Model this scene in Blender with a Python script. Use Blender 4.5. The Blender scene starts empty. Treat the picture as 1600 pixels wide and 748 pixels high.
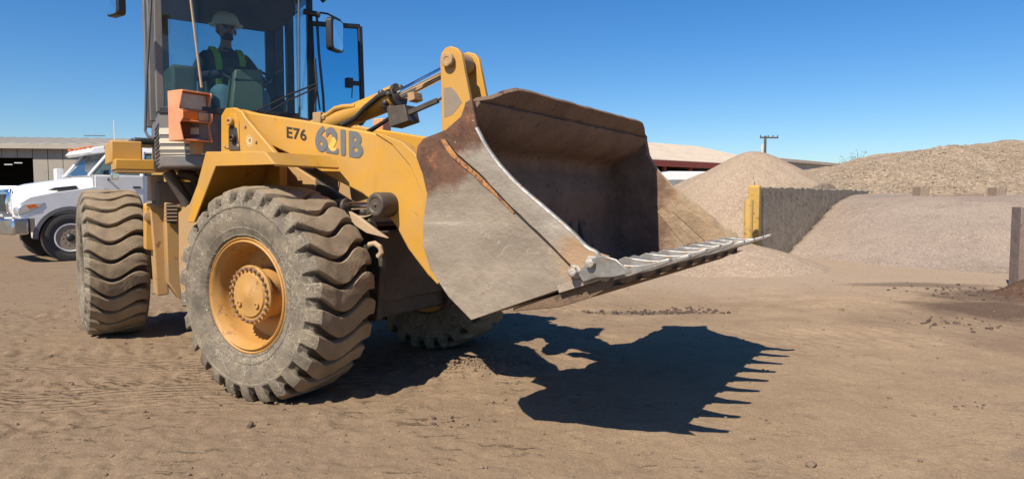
import bpy, bmesh, math, random
import numpy as np
from mathutils import Matrix, Vector
random.seed(7); np.random.seed(7)
SC = bpy.context.scene
COL = SC.collection
R = math.radians

# ------------------------------------------------------------------ camera
CAM_H, PITCH, FPX = 1.358, R(3.44), 1077.0
cd = bpy.data.cameras.new('camera'); cam = bpy.data.objects.new('camera', cd); COL.objects.link(cam)
cam.location = (0, 0, CAM_H); cam.rotation_euler = (math.pi/2 - PITCH, 0, 0)
cd.sensor_width = 36; cd.lens = 36*FPX/1600; cd.clip_start = .05; cd.clip_end = 9000
SC.camera = cam
# ------------------------------------------------------------------ world + sun
SUNV = Vector((-.50, -.75, 1.0)).normalized()          # towards the sun
EL = math.asin(SUNV.z); AZ = math.atan2(SUNV.x, SUNV.y)
w = bpy.data.worlds.new('World'); SC.world = w; w.use_nodes = True
nt = w.node_tree; bg = nt.nodes['Background']
sky = nt.nodes.new('ShaderNodeTexSky'); sky.sky_type = 'NISHITA'; sky.sun_disc = False
sky.sun_elevation = EL; sky.sun_rotation = AZ; sky.air_density = 1.0; sky.dust_density = .25; sky.ozone_density = 3.0
hs = nt.nodes.new('ShaderNodeHueSaturation'); hs.inputs['Saturation'].default_value = 1.34; hs.inputs['Value'].default_value = 1.0
nt.links.new(sky.outputs[0], hs.inputs['Color']); tn = nt.nodes.new('ShaderNodeMix'); tn.data_type = 'RGBA'; tn.blend_type = 'MULTIPLY'; tn.inputs[0].default_value = 1; tn.inputs[7].default_value = (.84, .97, 1.14, 1)
nt.links.new(hs.outputs[0], tn.inputs[6]); nt.links.new(tn.outputs[2], bg.inputs[0])
bg.inputs[1].default_value = .076
sd = bpy.data.lights.new('sun', 'SUN'); sd.energy = 5.0; sd.angle = R(.53); sd.color = (1, .90, .75)
sun = bpy.data.objects.new('sun', sd); COL.objects.link(sun)
sun.rotation_euler = SUNV.to_track_quat('Z', 'Y').to_euler(); sun.location = (-5, -8, 12)
SC.view_settings.view_transform = 'Standard'; SC.view_settings.look = 'None'
SC.view_settings.exposure = 0.52; SC.view_settings.gamma = 1
SC.cycles.max_bounces = 8; SC.cycles.transparent_max_bounces = 12

# ------------------------------------------------------------------ frames
def frame(x, y, a, z=0): return Matrix.Translation((x, y, z)) @ Matrix.Rotation(a, 4, 'Z')
AF, AR, AT = R(-30.83), R(-54.78), R(-134)
MF = frame(-1.1575, 5.5346, AF)                     # front half of the loader, origin under its axle
MR = frame(-3.305, 7.524, AR)                       # rear half
MT = frame(-10.319, 15.635, AT)                       # truck, origin under its front axle
I4 = Matrix.Identity(4)
def ray(px, py):
    u = (px-800)/FPX; v = (374-py)/FPX
    return Vector((u, math.cos(PITCH)+v*math.sin(PITCH), -math.sin(PITCH)+v*math.cos(PITCH)))
def onto(M, px, py, ax, val):                       # where a sight line meets the plane ax=val of a frame; local coordinates
    Mi = M.inverted(); c = Mi @ Vector((0, 0, CAM_H)); r = Mi.to_3x3() @ ray(px, py)
    k = 'xyz'.index(ax); return c + r*((val-c[k])/r[k])
def Fxz(pts, y): return [(lambda p: (p.x, p.z))(onto(MF, a, b, 'y', y)) for a, b in pts]

# ------------------------------------------------------------------ noise (numpy)
_T = np.random.RandomState(3).rand(256, 256)
def vn(x, y):
    xi = np.floor(x).astype(int); yi = np.floor(y).astype(int); fx = x-xi; fy = y-yi
    fx = fx*fx*(3-2*fx); fy = fy*fy*(3-2*fy)
    a = _T[xi & 255, yi & 255]; b = _T[(xi+1) & 255, yi & 255]; c = _T[xi & 255, (yi+1) & 255]; d = _T[(xi+1) & 255, (yi+1) & 255]
    return (a*(1-fx)+b*fx)*(1-fy)+(c*(1-fx)+d*fx)*fy-.5
def fbm(x, y, o=4, g=.5):
    s = 0; a = 1; f = 1
    for i in range(o): s = s+a*vn(x*f+17.3*i, y*f+5.1*i); a *= g; f *= 2.03
    return s

# ------------------------------------------------------------------ materials
MATS = {}
class NT:
    def __init__(s, name):
        s.m = bpy.data.materials.new(name); s.m.use_nodes = True; s.t = s.m.node_tree
        s.b = s.t.nodes['Principled BSDF']; s.out = s.t.nodes['Material Output']; s.tc = None; MATS[name] = s.m
    def n(s, typ, **k):
        o = s.t.nodes.new(typ)
        for a, b in k.items(): setattr(o, a, b)
        return o
    def l(s, a, b): s.t.links.new(a, b)
    def co(s, kind='Object', scale=(1, 1, 1), rot=(0, 0, 0)):
        if s.tc is None: s.tc = s.n('ShaderNodeTexCoord')
        mp = s.n('ShaderNodeMapping'); mp.inputs['Scale'].default_value = scale; mp.inputs['Rotation'].default_value = rot
        s.l(s.tc.outputs[kind], mp.inputs[0]); return mp.outputs[0]
    def noise(s, sc, det=6, rough=.6, scale=(1, 1, 1), dist=0, kind='Object', rot=(0, 0, 0)):
        o = s.n('ShaderNodeTexNoise'); o.inputs['Scale'].default_value = sc; o.inputs['Detail'].default_value = det
        o.inputs['Roughness'].default_value = rough; o.inputs['Distortion'].default_value = dist
        s.l(s.co(kind, scale, rot), o.inputs['Vector']); return o.outputs['Fac']
    def vor(s, sc, feature='F1', out='Distance', scale=(1, 1, 1), warp=0):
        o = s.n('ShaderNodeTexVoronoi'); o.feature = feature; o.inputs['Scale'].default_value = sc
        c = s.co('Object', scale)
        if warp:
            nn = s.n('ShaderNodeTexNoise'); nn.inputs['Scale'].default_value = sc*.8; s.l(c, nn.inputs['Vector'])
            vm = s.n('ShaderNodeVectorMath', operation='MULTIPLY_ADD'); s.l(nn.outputs['Color'], vm.inputs[0]); vm.inputs[1].default_value = (warp,)*3; s.l(c, vm.inputs[2]); c = vm.outputs[0]
        s.l(c, o.inputs['Vector']); return o.outputs[out]
    def ramp(s, f, a, b, ca=0, cb=1):
        o = s.n('ShaderNodeMapRange'); s.l(f, o.inputs[0])
        for i, v in enumerate((a, b, ca, cb)): o.inputs[i+1].default_value = v
        return o.outputs[0]
    def mix(s, f, a, b, mode='MIX'):
        o = s.n('ShaderNodeMix', data_type='RGBA', blend_type=mode)
        for v, i in ((f, 0), (a, 6), (b, 7)):
            if isinstance(v, (int, float)): o.inputs[i].default_value = v
            elif isinstance(v, tuple): o.inputs[i].default_value = (*v, 1)
            else: s.l(v, o.inputs[i])
        return o.outputs[2]
    def math(s, op, a, b=0., c=0.):
        o = s.n('ShaderNodeMath', operation=op)
        for i, v in enumerate((a, b, c)):
            if isinstance(v, (int, float)): o.inputs[i].default_value = v
            else: s.l(v, o.inputs[i])
        return o.outputs[0]
    def xyz(s, kind='Object'):
        o = s.n('ShaderNodeSeparateXYZ'); s.l(s.co(kind), o.inputs[0]); return o.outputs
    def bump(s, h, dist=.01, st=1., prev=None):
        o = s.n('ShaderNodeBump'); o.inputs['Strength'].default_value = st; o.inputs['Distance'].default_value = dist
        s.l(h, o.inputs['Height'])
        if prev: s.l(prev, o.inputs['Normal'])
        s.l(o.outputs[0], s.b.inputs['Normal']); return o.outputs[0]
    def fin(s, col, rough=.6, metal=0., spec=.5, coat=0):
        for v, k in ((col, 'Base Color'), (rough, 'Roughness'), (metal, 'Metallic'), (spec, 'Specular IOR Level'), (coat, 'Coat Weight')):
            if isinstance(v, (int, float)): s.b.inputs[k].default_value = v
            elif isinstance(v, tuple): s.b.inputs[k].default_value = (*v, 1)
            else: s.l(v, s.b.inputs[k])
        return s.m
DUST = (.32, .235, .155)
def worn(name, col, dust=.25, rust=.12, rough=.45, metal=0, bump=.002, var=.12, rustcol=(.10, .045, .02), dcol=DUST, coat=0):
    a = NT(name)
    c = a.mix(a.ramp(a.noise(2.2, 6), .3, .7), tuple(x*(1-var) for x in col), tuple(min(1, x*(1+var*.6)) for x in col))
    dn = a.ramp(a.noise(3.1, 10, .7), .5-dust*.7, .78, 0, 1); dn = a.math('MULTIPLY', dn, min(1, dust*2.2))
    c = a.mix(dn, c, dcol)
    rn = a.ramp(a.noise(9, 12, .72), .72-rust*.55, .76-rust*.4)
    c = a.mix(a.math('MULTIPLY', rn, .85), c, rustcol)
    stk = a.ramp(a.noise(9, 8, .7, scale=(1, 1, .12)), .58, .70); c = a.mix(a.math('MULTIPLY', stk, min(.5, dust*1.1)), c, tuple(x*.45+y*.1 for x, y in zip(col, dcol)))
    scf = a.ramp(a.noise(17, 12, .78, scale=(.35, 1, 1), rot=(0, .5, 0)), .64, .67); c = a.mix(a.math('MULTIPLY', scf, min(.8, rust*5)), c, (.12, .085, .06))
    fine = a.ramp(a.noise(160, 2), .62, .72); c = a.mix(a.math('MULTIPLY', fine, .35), c, tuple(x*.45 for x in col))
    a.bump(a.math('ADD', a.noise(14, 8), a.math('MULTIPLY', rn, -.3)), bump, .7)
    return a.fin(c, a.math('ADD', a.math('MULTIPLY', dn, .35), rough), metal, .5, coat)
def plain(name, col, rough=.6, metal=0, bump=0, spec=.5, bs=30):
    a = NT(name); c = a.mix(a.ramp(a.noise(7, 6), .3, .7), tuple(x*.82 for x in col), tuple(min(1, x*1.1) for x in col))
    if bump: a.bump(a.noise(bs, 6), bump, .8)
    return a.fin(c, rough, metal, spec)
def glassmat(name, tint, refl=.06, haze=None, hz=0., top=.35):
    a = NT(name); t = a.n('ShaderNodeBsdfTransparent'); t.inputs[0].default_value = (*tint, 1)
    g = a.n('ShaderNodeBsdfGlossy'); g.inputs['Roughness'].default_value = .02; g.inputs[0].default_value = (.9, .95, 1, 1)
    lw = a.n('ShaderNodeLayerWeight'); lw.inputs[0].default_value = .25
    f = a.ramp(lw.outputs['Fresnel'], 0, 1, refl*.5, top)
    mx = a.n('ShaderNodeMixShader'); a.l(f, mx.inputs[0]); a.l(t.outputs[0], mx.inputs[1]); a.l(g.outputs[0], mx.inputs[2]); o = mx.outputs[0]
    if haze:
        d = a.n('ShaderNodeBsdfDiffuse'); d.inputs[0].default_value = (*haze, 1); m2 = a.n('ShaderNodeMixShader')
        a.l(a.ramp(a.noise(5, 8), .35, .75, hz*.3, hz), m2.inputs[0]); a.l(o, m2.inputs[1]); a.l(d.outputs[0], m2.inputs[2]); o = m2.outputs[0]
    a.l(o, a.out.inputs[0]); return a.m

YEL = worn('loader_yellow', (.56, .28, .018), .25, .19, .42)
YELD = worn('loader_yellow_dusty', (.46, .235, .035), .45, .24, .55)
YELH = worn('hub_yellow', (.46, .225, .035), .34, .28, .5, rustcol=(.15, .06, .025), dcol=(.40, .26, .13))
YELP = worn('post_yellow', (.50, .29, .02), .35, .3, .6)
GREY = worn('cab_grey', (.125, .125, .13), .22, .06, .45)
CREAM = worn('stripe_cream', (.62, .58, .45), .2, .05, .5)
DARK = worn('greasy_and_shaded_steel', (.035, .03, .027), .16, .1, .5)  # greasy steel; on the frame nose its dark colour paints shade
DARKD = worn('dark_chassis', (.05, .042, .035), .4, .1, .6)
BLK = plain('black_plastic', (.022, .022, .024), .42, 0, .001)
HOSE = plain('black_hose', (.03, .028, .026), .5, 0, .001)
CHROME = plain('chrome', (.78, .78, .8), .12, 1)
PIPE = plain('grey_rail', (.10, .10, .11), .4, 0)
ORANGE = plain('faded_orange_housing', (.70, .28, .14), .45, 0, .001)
AMBER = plain('amber_lens', (.75, .16, .02), .15)
CLEAR = plain('headlamp_lens', (.42, .33, .25), .12, .3, .004, bs=60)
WHITEP = worn('white_truck_paint', (.78, .78, .77), .08, .0, .22, bump=.0004, coat=.3, var=.03)
TAN = worn('tan_steel', (.50, .36, .22), .5, .1, .6)
GREYG = worn('console_green_grey', (.15, .17, .10), .1, .03, .5)
GLASS = glassmat('cab_glass', (.76, .86, .88), .03, (.45, .42, .36), .022)
GLASSB = glassmat('door_glass', (.42, .72, .85), .03, (.4, .4, .4), .01)
GLASST = glassmat('truck_glass', (.22, .27, .28), .5, top=.9)
WSG = glassmat('truck_windshield', (.10, .13, .14), 1.3, (.05, .07, .085), .75, top=1.)
MIRR = plain('mirror_glass', (.75, .8, .8), .03, 1)

def rubber(name, sidewall):
    a = NT(name); p = a.xyz()
    rad = a.math('SQRT', a.math('ADD', a.math('POWER', p[0], 2.), a.math('POWER', p[2], 2.)))
    side = a.mix(a.ramp(a.noise(4, 8, .7), .3, .7), (.10, .086, .068), (.20, .168, .128))
    # dried-mud crackle
    e1 = a.ramp(a.vor(15, 'DISTANCE_TO_EDGE', warp=.13, scale=(1, .4, 1)), .0, .032, 1, 0)
    e2 = a.ramp(a.vor(34, 'DISTANCE_TO_EDGE', warp=.03, scale=(1, .4, 1)), .0, .05, 1, 0)
    zone = a.ramp(a.noise(3.6, 6, .7), .42, .58)
    cr = a.math('MULTIPLY', a.math('MAXIMUM', e1, a.math('MULTIPLY', e2, .5)), zone)
    side = a.mix(a.math('MULTIPLY', cr, .95 if sidewall else .3), side, (.56, .48, .36))
    # dust on bands of the sidewall and over the tread
    side = a.mix(a.math('MULTIPLY', a.ramp(a.noise(8, 10, .75), .45, .7), .55), side, (.30, .24, .165))
    tread = a.mix(a.ramp(a.noise(5, 8, .7), .3, .7), (.20, .15, .10), (.33, .255, .17))
    tread = a.mix(a.math('MULTIPLY', a.ramp(a.noise(26, 8, .7), .6, .72), .7), tread, (.07, .06, .05))
    # grooves darker, by depth below the worn crown
    dep = a.ramp(rad, .672, .695)
    tread = a.mix(dep, (.075, .06, .045), tread)
    ay = a.math('ABSOLUTE', p[1])
    f = a.ramp(ay, .215, .248)
    c = a.mix(f, tread, side)
    fine = a.noise(90, 6, .7)
    a.bump(a.math('ADD', a.math('MULTIPLY', fine, .6), a.math('MULTIPLY', cr, .5)), .005, .8)
    return a.fin(c, .85, 0, .25)
RUB = rubber('loader_tyre_rubber', True)
RUBT = plain('truck_tyre', (.05, .045, .04), .8, 0, .002)
RUBD = plain('dusty_tyre_tread', (.30, .235, .17), .9, 0, .004)

def bucket_side(nm='bucket_side_steel', s1_=(.24, .195, .145), s2_=(.45, .375, .29), up=0.):
    a = NT(nm); p = a.xyz()
    # grey bare steel low, brown weathered steel high and at the back: a wear line across the plate
    t = a.math('ADD', a.math('MULTIPLY', p[2], 1.0), a.math('MULTIPLY', p[0], -.42))
    t = a.math('ADD', t, a.math('MULTIPLY', a.noise(5, 8, .65), .22))
    k = a.ramp(t, .765+up, .84+up)
    steel = a.mix(a.ramp(a.noise(3.5, 10, .75), .3, .7), s1_, s2_)
    def lines(sc, scale, rot, wdt, msk, mlo):
        q = a.math('ABSOLUTE', a.math('SUBTRACT', a.noise(sc, 2, .5, scale=scale, rot=rot, dist=.5), .5)); return a.math('MULTIPLY', a.ramp(q, 0, wdt, 1, 0), a.ramp(a.noise(msk, 4, .6), mlo, mlo+.08))
    scr = lines(5, (.3, 1, 1.3), (0, .72, 0), .006, 4.1, .52)
    scr2 = a.math('MAXIMUM', lines(7, (.35, 1, 1.2), (0, .35, 0), .007, 3.3, .50), lines(9, (.3, 1, 1.4), (0, 1.1, 0), .008, 5.2, .50))
    steel = a.mix(a.math('MULTIPLY', a.ramp(a.noise(1.6, 6, .6, scale=(.5, 1, 1.2), rot=(0, .75, 0), dist=.8), .40, .62), .75), steel, (.19, .155, .118)); steel = a.mix(a.math('MULTIPLY', a.ramp(a.noise(7, 8, .7, scale=(.18, 1, 1.6), rot=(0, .80, 0), dist=.5), .54, .68), .5), steel, (.13, .10, .075)); steel = a.mix(a.math('MULTIPLY', a.ramp(a.noise(9, 8, .72, scale=(.15, 1, 1.5), rot=(0, .45, 0), dist=.4), .57, .70), .5), steel, (.58, .52, .44)); steel = a.mix(a.math('MULTIPLY', scr, .42), steel, (.14, .11, .08))
    steel = a.mix(a.math('MULTIPLY', scr2, .22), steel, (.62, .58, .5))
    brown = a.mix(a.ramp(a.noise(7, 10, .7), .35, .7), (.075, .034, .02), (.17, .085, .05))
    brown = a.mix(a.math('MULTIPLY', a.ramp(a.noise(60, 4), .66, .72), .8), brown, (.4, .33, .26))
    c = a.mix(k, steel, brown)
    o = a.math('MULTIPLY', a.ramp(a.noise(9, 10, .78), .55, .70), a.ramp(t, .84, 1.0, 0, .75)); c = a.mix(o, c, (.40, .15, .05))
    dx_ = a.math('DIVIDE', a.math('SUBTRACT', p[0], 2.52), .20); dz_ = a.math('DIVIDE', a.math('SUBTRACT', p[2], 1.06), .15)
    dd_ = a.math('ADD', a.math('POWER', dx_, 2.), a.math('POWER', dz_, 2.)); soil = a.math('MULTIPLY', a.ramp(a.math('ADD', dd_, a.math('MULTIPLY', a.math('SUBTRACT', a.noise(9, 8, .7), .5), 3.)), .3, 1.2, 1, 0), .85)
    c = a.mix(soil, c, (.36, .225, .12))
    low = a.math('MULTIPLY', a.ramp(a.noise(2.6, 10, .78, scale=(.5, 1, 1.3), rot=(0, .75, 0)), .50, .66), .4); c = a.mix(low, c, (.22, .17, .12))
    dent = a.noise(1.3, 2, .5, scale=(.5, 1, 1.2), rot=(0, .75, 0))
    n1 = a.bump(dent, .12, .8)
    a.bump(a.math('ADD', a.noise(9, 10, .72), 0.), .014, .9, n1)
    return a.fin(c, a.ramp(k, 0, 1, .55, .75), 0, .4)
BSIDE = bucket_side(); BSIDE2 = bucket_side('edge_plate_steel', (.28, .24, .20), (.50, .45, .38), .12)
TOOTH = None
def dirty_steel(name, c1, c2, spot, metal=.0, rough=.6):
    a = NT(name); c = a.mix(a.ramp(a.noise(5, 10, .72), .32, .68), c1, c2)
    c = a.mix(a.ramp(a.noise(10, 10, .75), .56, .66), c, spot); n1 = a.bump(a.noise(4, 6, .6), .03, .8); a.bump(a.noise(18, 10, .7), .014, .9, n1)
    return a.fin(c, rough, metal, .4)
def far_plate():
    a = NT('bucket_far_side'); p = a.xyz(); k = a.ramp(a.math('ADD', p[0], a.math('MULTIPLY', a.math('SUBTRACT', a.noise(5, 8, .7), .5), .35)), 2.02, 2.16)  # tan painted where sun falls on the front, brown over the shaded rear
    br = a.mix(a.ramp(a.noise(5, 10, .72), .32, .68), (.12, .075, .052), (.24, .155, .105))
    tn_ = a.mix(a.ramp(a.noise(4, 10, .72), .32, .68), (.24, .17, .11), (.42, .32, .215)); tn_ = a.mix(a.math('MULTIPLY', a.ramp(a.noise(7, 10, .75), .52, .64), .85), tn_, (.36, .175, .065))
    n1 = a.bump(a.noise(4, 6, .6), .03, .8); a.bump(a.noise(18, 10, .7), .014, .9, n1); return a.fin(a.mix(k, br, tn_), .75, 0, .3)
BIN = dirty_steel('bucket_inner', (.12, .075, .052), (.24, .155, .105), (.06, .038, .027), 0, .8)
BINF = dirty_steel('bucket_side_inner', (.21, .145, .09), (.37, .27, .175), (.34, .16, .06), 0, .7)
BEDGE = dirty_steel('bucket_edge_plate', (.24, .18, .13), (.42, .36, .29), (.16, .085, .045), .0, .5)
BSHINY = dirty_steel('worn_bright_steel', (.30, .27, .235), (.50, .46, .41), (.24, .14, .07), .35, .42)
_t = NT('polished_tooth_steel'); _c = _t.mix(_t.ramp(_t.noise(12, 6), .35, .65), (.20, .19, .175), (.36, .345, .32)); _c = _t.mix(_t.ramp(_t.noise(15, 8, .7), .60, .66), _c, (.33, .17, .08)); _t.bump(_t.noise(20, 6), .004, .6); TOOTH = _t.fin(_c, .38, .45)
BDARK = dirty_steel('bucket_underside', (.10, .065, .04), (.2, .13, .08), (.05, .035, .025), 0, .8)
CLOD = dirty_steel('reddish_soil', (.17, .075, .035), (.28, .14, .07), (.10, .045, .02), 0, .95)

# ------------------------------------------------------------------ object helpers
WM = {}
def put(o, parent, M):
    COL.objects.link(o); WM[o.name] = M.copy()
    if parent is not None: o.parent = parent; o.matrix_basis = WM[parent.name].inverted() @ M
    else: o.matrix_basis = M
    return o
def empty(name, M, label=None, cat=None, group=None):
    o = bpy.data.objects.new(name, None); o.empty_display_size = .2; put(o, None, M); tag(o, label, cat, group); return o
def tag(o, label=None, cat=None, group=None, kind=None):
    for k, v in (('label', label), ('category', cat), ('group', group), ('kind', kind)):
        if v: o[k] = v
    return o
class MB:
    def __init__(s): s.v = []; s.f = []; s.mi = []; s.cur = 0
    def add(s, vs, fs):
        b = len(s.v); s.v += [tuple(v) for v in vs]; s.f += [tuple(b+i for i in f) for f in fs]; s.mi += [s.cur]*len(fs); return s
    def box(s, x0, x1, y0, y1, z0, z1, M=None):
        vs = [Vector((x, y, z)) for x in (x0, x1) for y in (y0, y1) for z in (z0, z1)]
        if M is not None: vs = [M @ v for v in vs]
        return s.add(vs, [(0, 1, 3, 2), (4, 6, 7, 5), (0, 4, 5, 1), (2, 3, 7, 6), (0, 2, 6, 4), (1, 5, 7, 3)])
    def prism(s, pts, ax, a, b, M=None):            # outline in the two other axes
        def mk(p, t): return Vector({'x': (t, p[0], p[1]), 'y': (p[0], t, p[1]), 'z': (p[0], p[1], t)}[ax])
        n = len(pts); vs = [mk(p, a) for p in pts]+[mk(p, b) for p in pts]
        if M is not None: vs = [M @ v for v in vs]
        return s.add(vs, [tuple(range(n-1, -1, -1)), tuple(range(n, 2*n))]+[(i, (i+1) % n, n+(i+1) % n, n+i) for i in range(n)])
    def loft(s, rings, close=True, caps=True):
        n = len(rings[0]); vs = [p for r in rings for p in r]; fs = []
        for k in range(len(rings)-1):
            for i in range(n if close else n-1):
                j = (i+1) % n; fs.append((k*n+i, k*n+j, (k+1)*n+j, (k+1)*n+i))
        if caps: fs += [tuple(range(n-1, -1, -1)), tuple(range((len(rings)-1)*n, len(rings)*n))]
        return s.add(vs, fs)
    def tube(s, pts, r, n=10, caps=True):
        pts = [Vector(p) for p in pts]; rr = r if isinstance(r, (list, tuple)) else [r]*len(pts); rings = []; up = None
        for i, p in enumerate(pts):
            d = (pts[min(i+1, len(pts)-1)]-pts[max(i-1, 0)]).normalized()
            if up is None: up = d.orthogonal().normalized()
            up = (up-d*up.dot(d)).normalized(); sd_ = d.cross(up)
            rings.append([p+(up*math.cos(2*math.pi*k/n)+sd_*math.sin(2*math.pi*k/n))*rr[i] for k in range(n)])
        return s.loft(rings, True, caps)
    def lathe(s, prof, ax='y', n=48, c=(0, 0, 0)):   # prof: (offset along axis, radius)
        rings = []
        for (t, r) in prof:
            rg = []
            for k in range(n):
                a = 2*math.pi*k/n; u, v = r*math.cos(a), r*math.sin(a)
                rg.append({'y': (c[0]+u, c[1]+t, c[2]+v), 'x': (c[0]+t, c[1]+u, c[2]+v), 'z': (c[0]+u, c[1]+v, c[2]+t)}[ax])
            rings.append(rg)
        return s.loft(rings, True, True)
    def ball(s, c, r, n=10, sq=(1, 1, 1)):
        rings = []
        for i in range(1, n): 
            ph = math.pi*i/n; rings.append([(c[0]+r*sq[0]*math.sin(ph)*math.cos(2*math.pi*k/(2*n)), c[1]+r*sq[1]*math.sin(ph)*math.sin(2*math.pi*k/(2*n)), c[2]+r*sq[2]*math.cos(ph)) for k in range(2*n)])
        return s.loft(rings)
    def build(s, name, mats, parent=None, M=I4, bevel=0, smooth=35, seg=2, sub=0, mesh_only=False):
        me = bpy.data.meshes.new(name); me.from_pydata(s.v, [], s.f)
        for m in (mats if isinstance(mats, (list, tuple)) else [mats]): me.materials.append(m)
        me.polygons.foreach_set('material_index', s.mi)
        bm = bmesh.new(); bm.from_mesh(me); bmesh.ops.recalc_face_normals(bm, faces=bm.faces); bm.to_mesh(me); bm.free()
        if smooth:
            me.polygons.foreach_set('use_smooth', [True]*len(me.polygons)); me.set_sharp_from_angle(angle=R(smooth))
        if mesh_only: return me
        o = bpy.data.objects.new(name, me); put(o, parent, M)
        if bevel: b = o.modifiers.new('bevel', 'BEVEL'); b.width = bevel; b.segments = seg; b.limit_method = 'ANGLE'; b.angle_limit = R(40); b.harden_normals = False
        return o
def grid_obj(name, X, Y, Z, mat, parent=None, M=I4):
    ny, nx = X.shape; v = np.stack([X, Y, Z], -1).reshape(-1, 3)
    i = np.arange(ny*nx).reshape(ny, nx); f = np.stack([i[:-1, :-1], i[:-1, 1:], i[1:, 1:], i[1:, :-1]], -1).reshape(-1, 4)
    me = bpy.data.meshes.new(name); me.vertices.add(len(v)); me.vertices.foreach_set('co', v.ravel())
    me.loops.add(f.size); me.loops.foreach_set('vertex_index', f.ravel()); me.polygons.add(len(f))
    me.polygons.foreach_set('loop_start', np.arange(0, f.size, 4)); me.polygons.foreach_set('loop_total', np.full(len(f), 4))
    me.polygons.foreach_set('use_smooth', np.ones(len(f), bool)); me.update(calc_edges=True); me.materials.append(mat)
    o = bpy.data.objects.new(name, me); put(o, parent, M); return o
def inst(me, name, parent, M):
    o = bpy.data.objects.new(name, me); put(o, parent, M); return o
def mirror_y(o, parent, M=None):                     # same shape on the other side of its machine
    c = o.copy(); c.data = o.data.copy(); c.data.transform(Matrix.Scale(-1, 4, (0, 1, 0))); c.data.flip_normals(); put(c, parent, M or WM[o.name]); return c

# =================================================================== GROUND
def gsp(c, half, n, far):                            # graded spacing: fine in the middle, coarse to the horizon
    m = np.linspace(c-half, c+half, n); g = []; x = half; st = 2*half/n
    while x < far: st *= 1.22; x += st; g.append(x)
    g = np.array(g); return np.concatenate([(c-g)[::-1], m, c+g])
gx = gsp(1., 6.5, 640, 4000); gy = gsp(6.2, 5.0, 560, 4000)
GX, GY = np.meshgrid(gx, gy)
def gheight(X, Y):
    near = np.exp(-np.maximum(0, np.hypot(X-1, Y-6)-7)**2/60)
    h = .03*fbm(X*.7, Y*.7, 4)+.014*fbm(X*3.1+9, Y*3.1, 4, .6)+.012*fbm(X*13, Y*13+4, 3, .7)
    c = fbm(X*5.5+31, Y*5.5, 3, .55); h = h+.016*np.maximum(0, c-.16)*2
    # tyre ruts running across the left foreground
    for (x0, y0, a, wd, am) in ((-2.2, 4.2, R(24), .26, .035), (-3.0, 6.0, R(6), .25, .03), (-2.6, 5.1, R(10), .2, .03), (-.2, 2.6, R(-14), .22, .018), (2.6, 8.4, R(4), .5, .02)):
        u = (X-x0)*math.cos(a)+(Y-y0)*math.sin(a); v = -(X-x0)*math.sin(a)+(Y-y0)*math.cos(a)+.12*fbm(X*.5, Y*.5, 2)
        k = np.exp(-(v/wd)**4); h = h-am*k*(.55+.45*np.tanh(3*np.sin(u*34+np.abs(v)*14)))*(.55+.9*vn(X*1.3, Y*1.3))
    flat = .30+.70/(1+np.exp((X-.2-.25*(Y-4))*2.2)); h = h*flat
    h = h+.05*np.exp(-((X+.25)/.28)**2-((Y-5.35)/.22)**2)+.10*np.clip(fbm(X*.16+3, Y*.16, 2), 0, 1)
    return h*near
GZ = gheight(GX, GY)
for M_, xs in ((MF, (-.95, .95)), (MR, (-.95, .95))):
    for y_ in xs:
        c_ = M_ @ Vector((0, y_, 0)); d_ = (GX-c_.x)**2+(GY-c_.y)**2; GZ = GZ*(1-np.exp(-d_/.12))+(-.004)*np.exp(-d_/.12)
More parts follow.
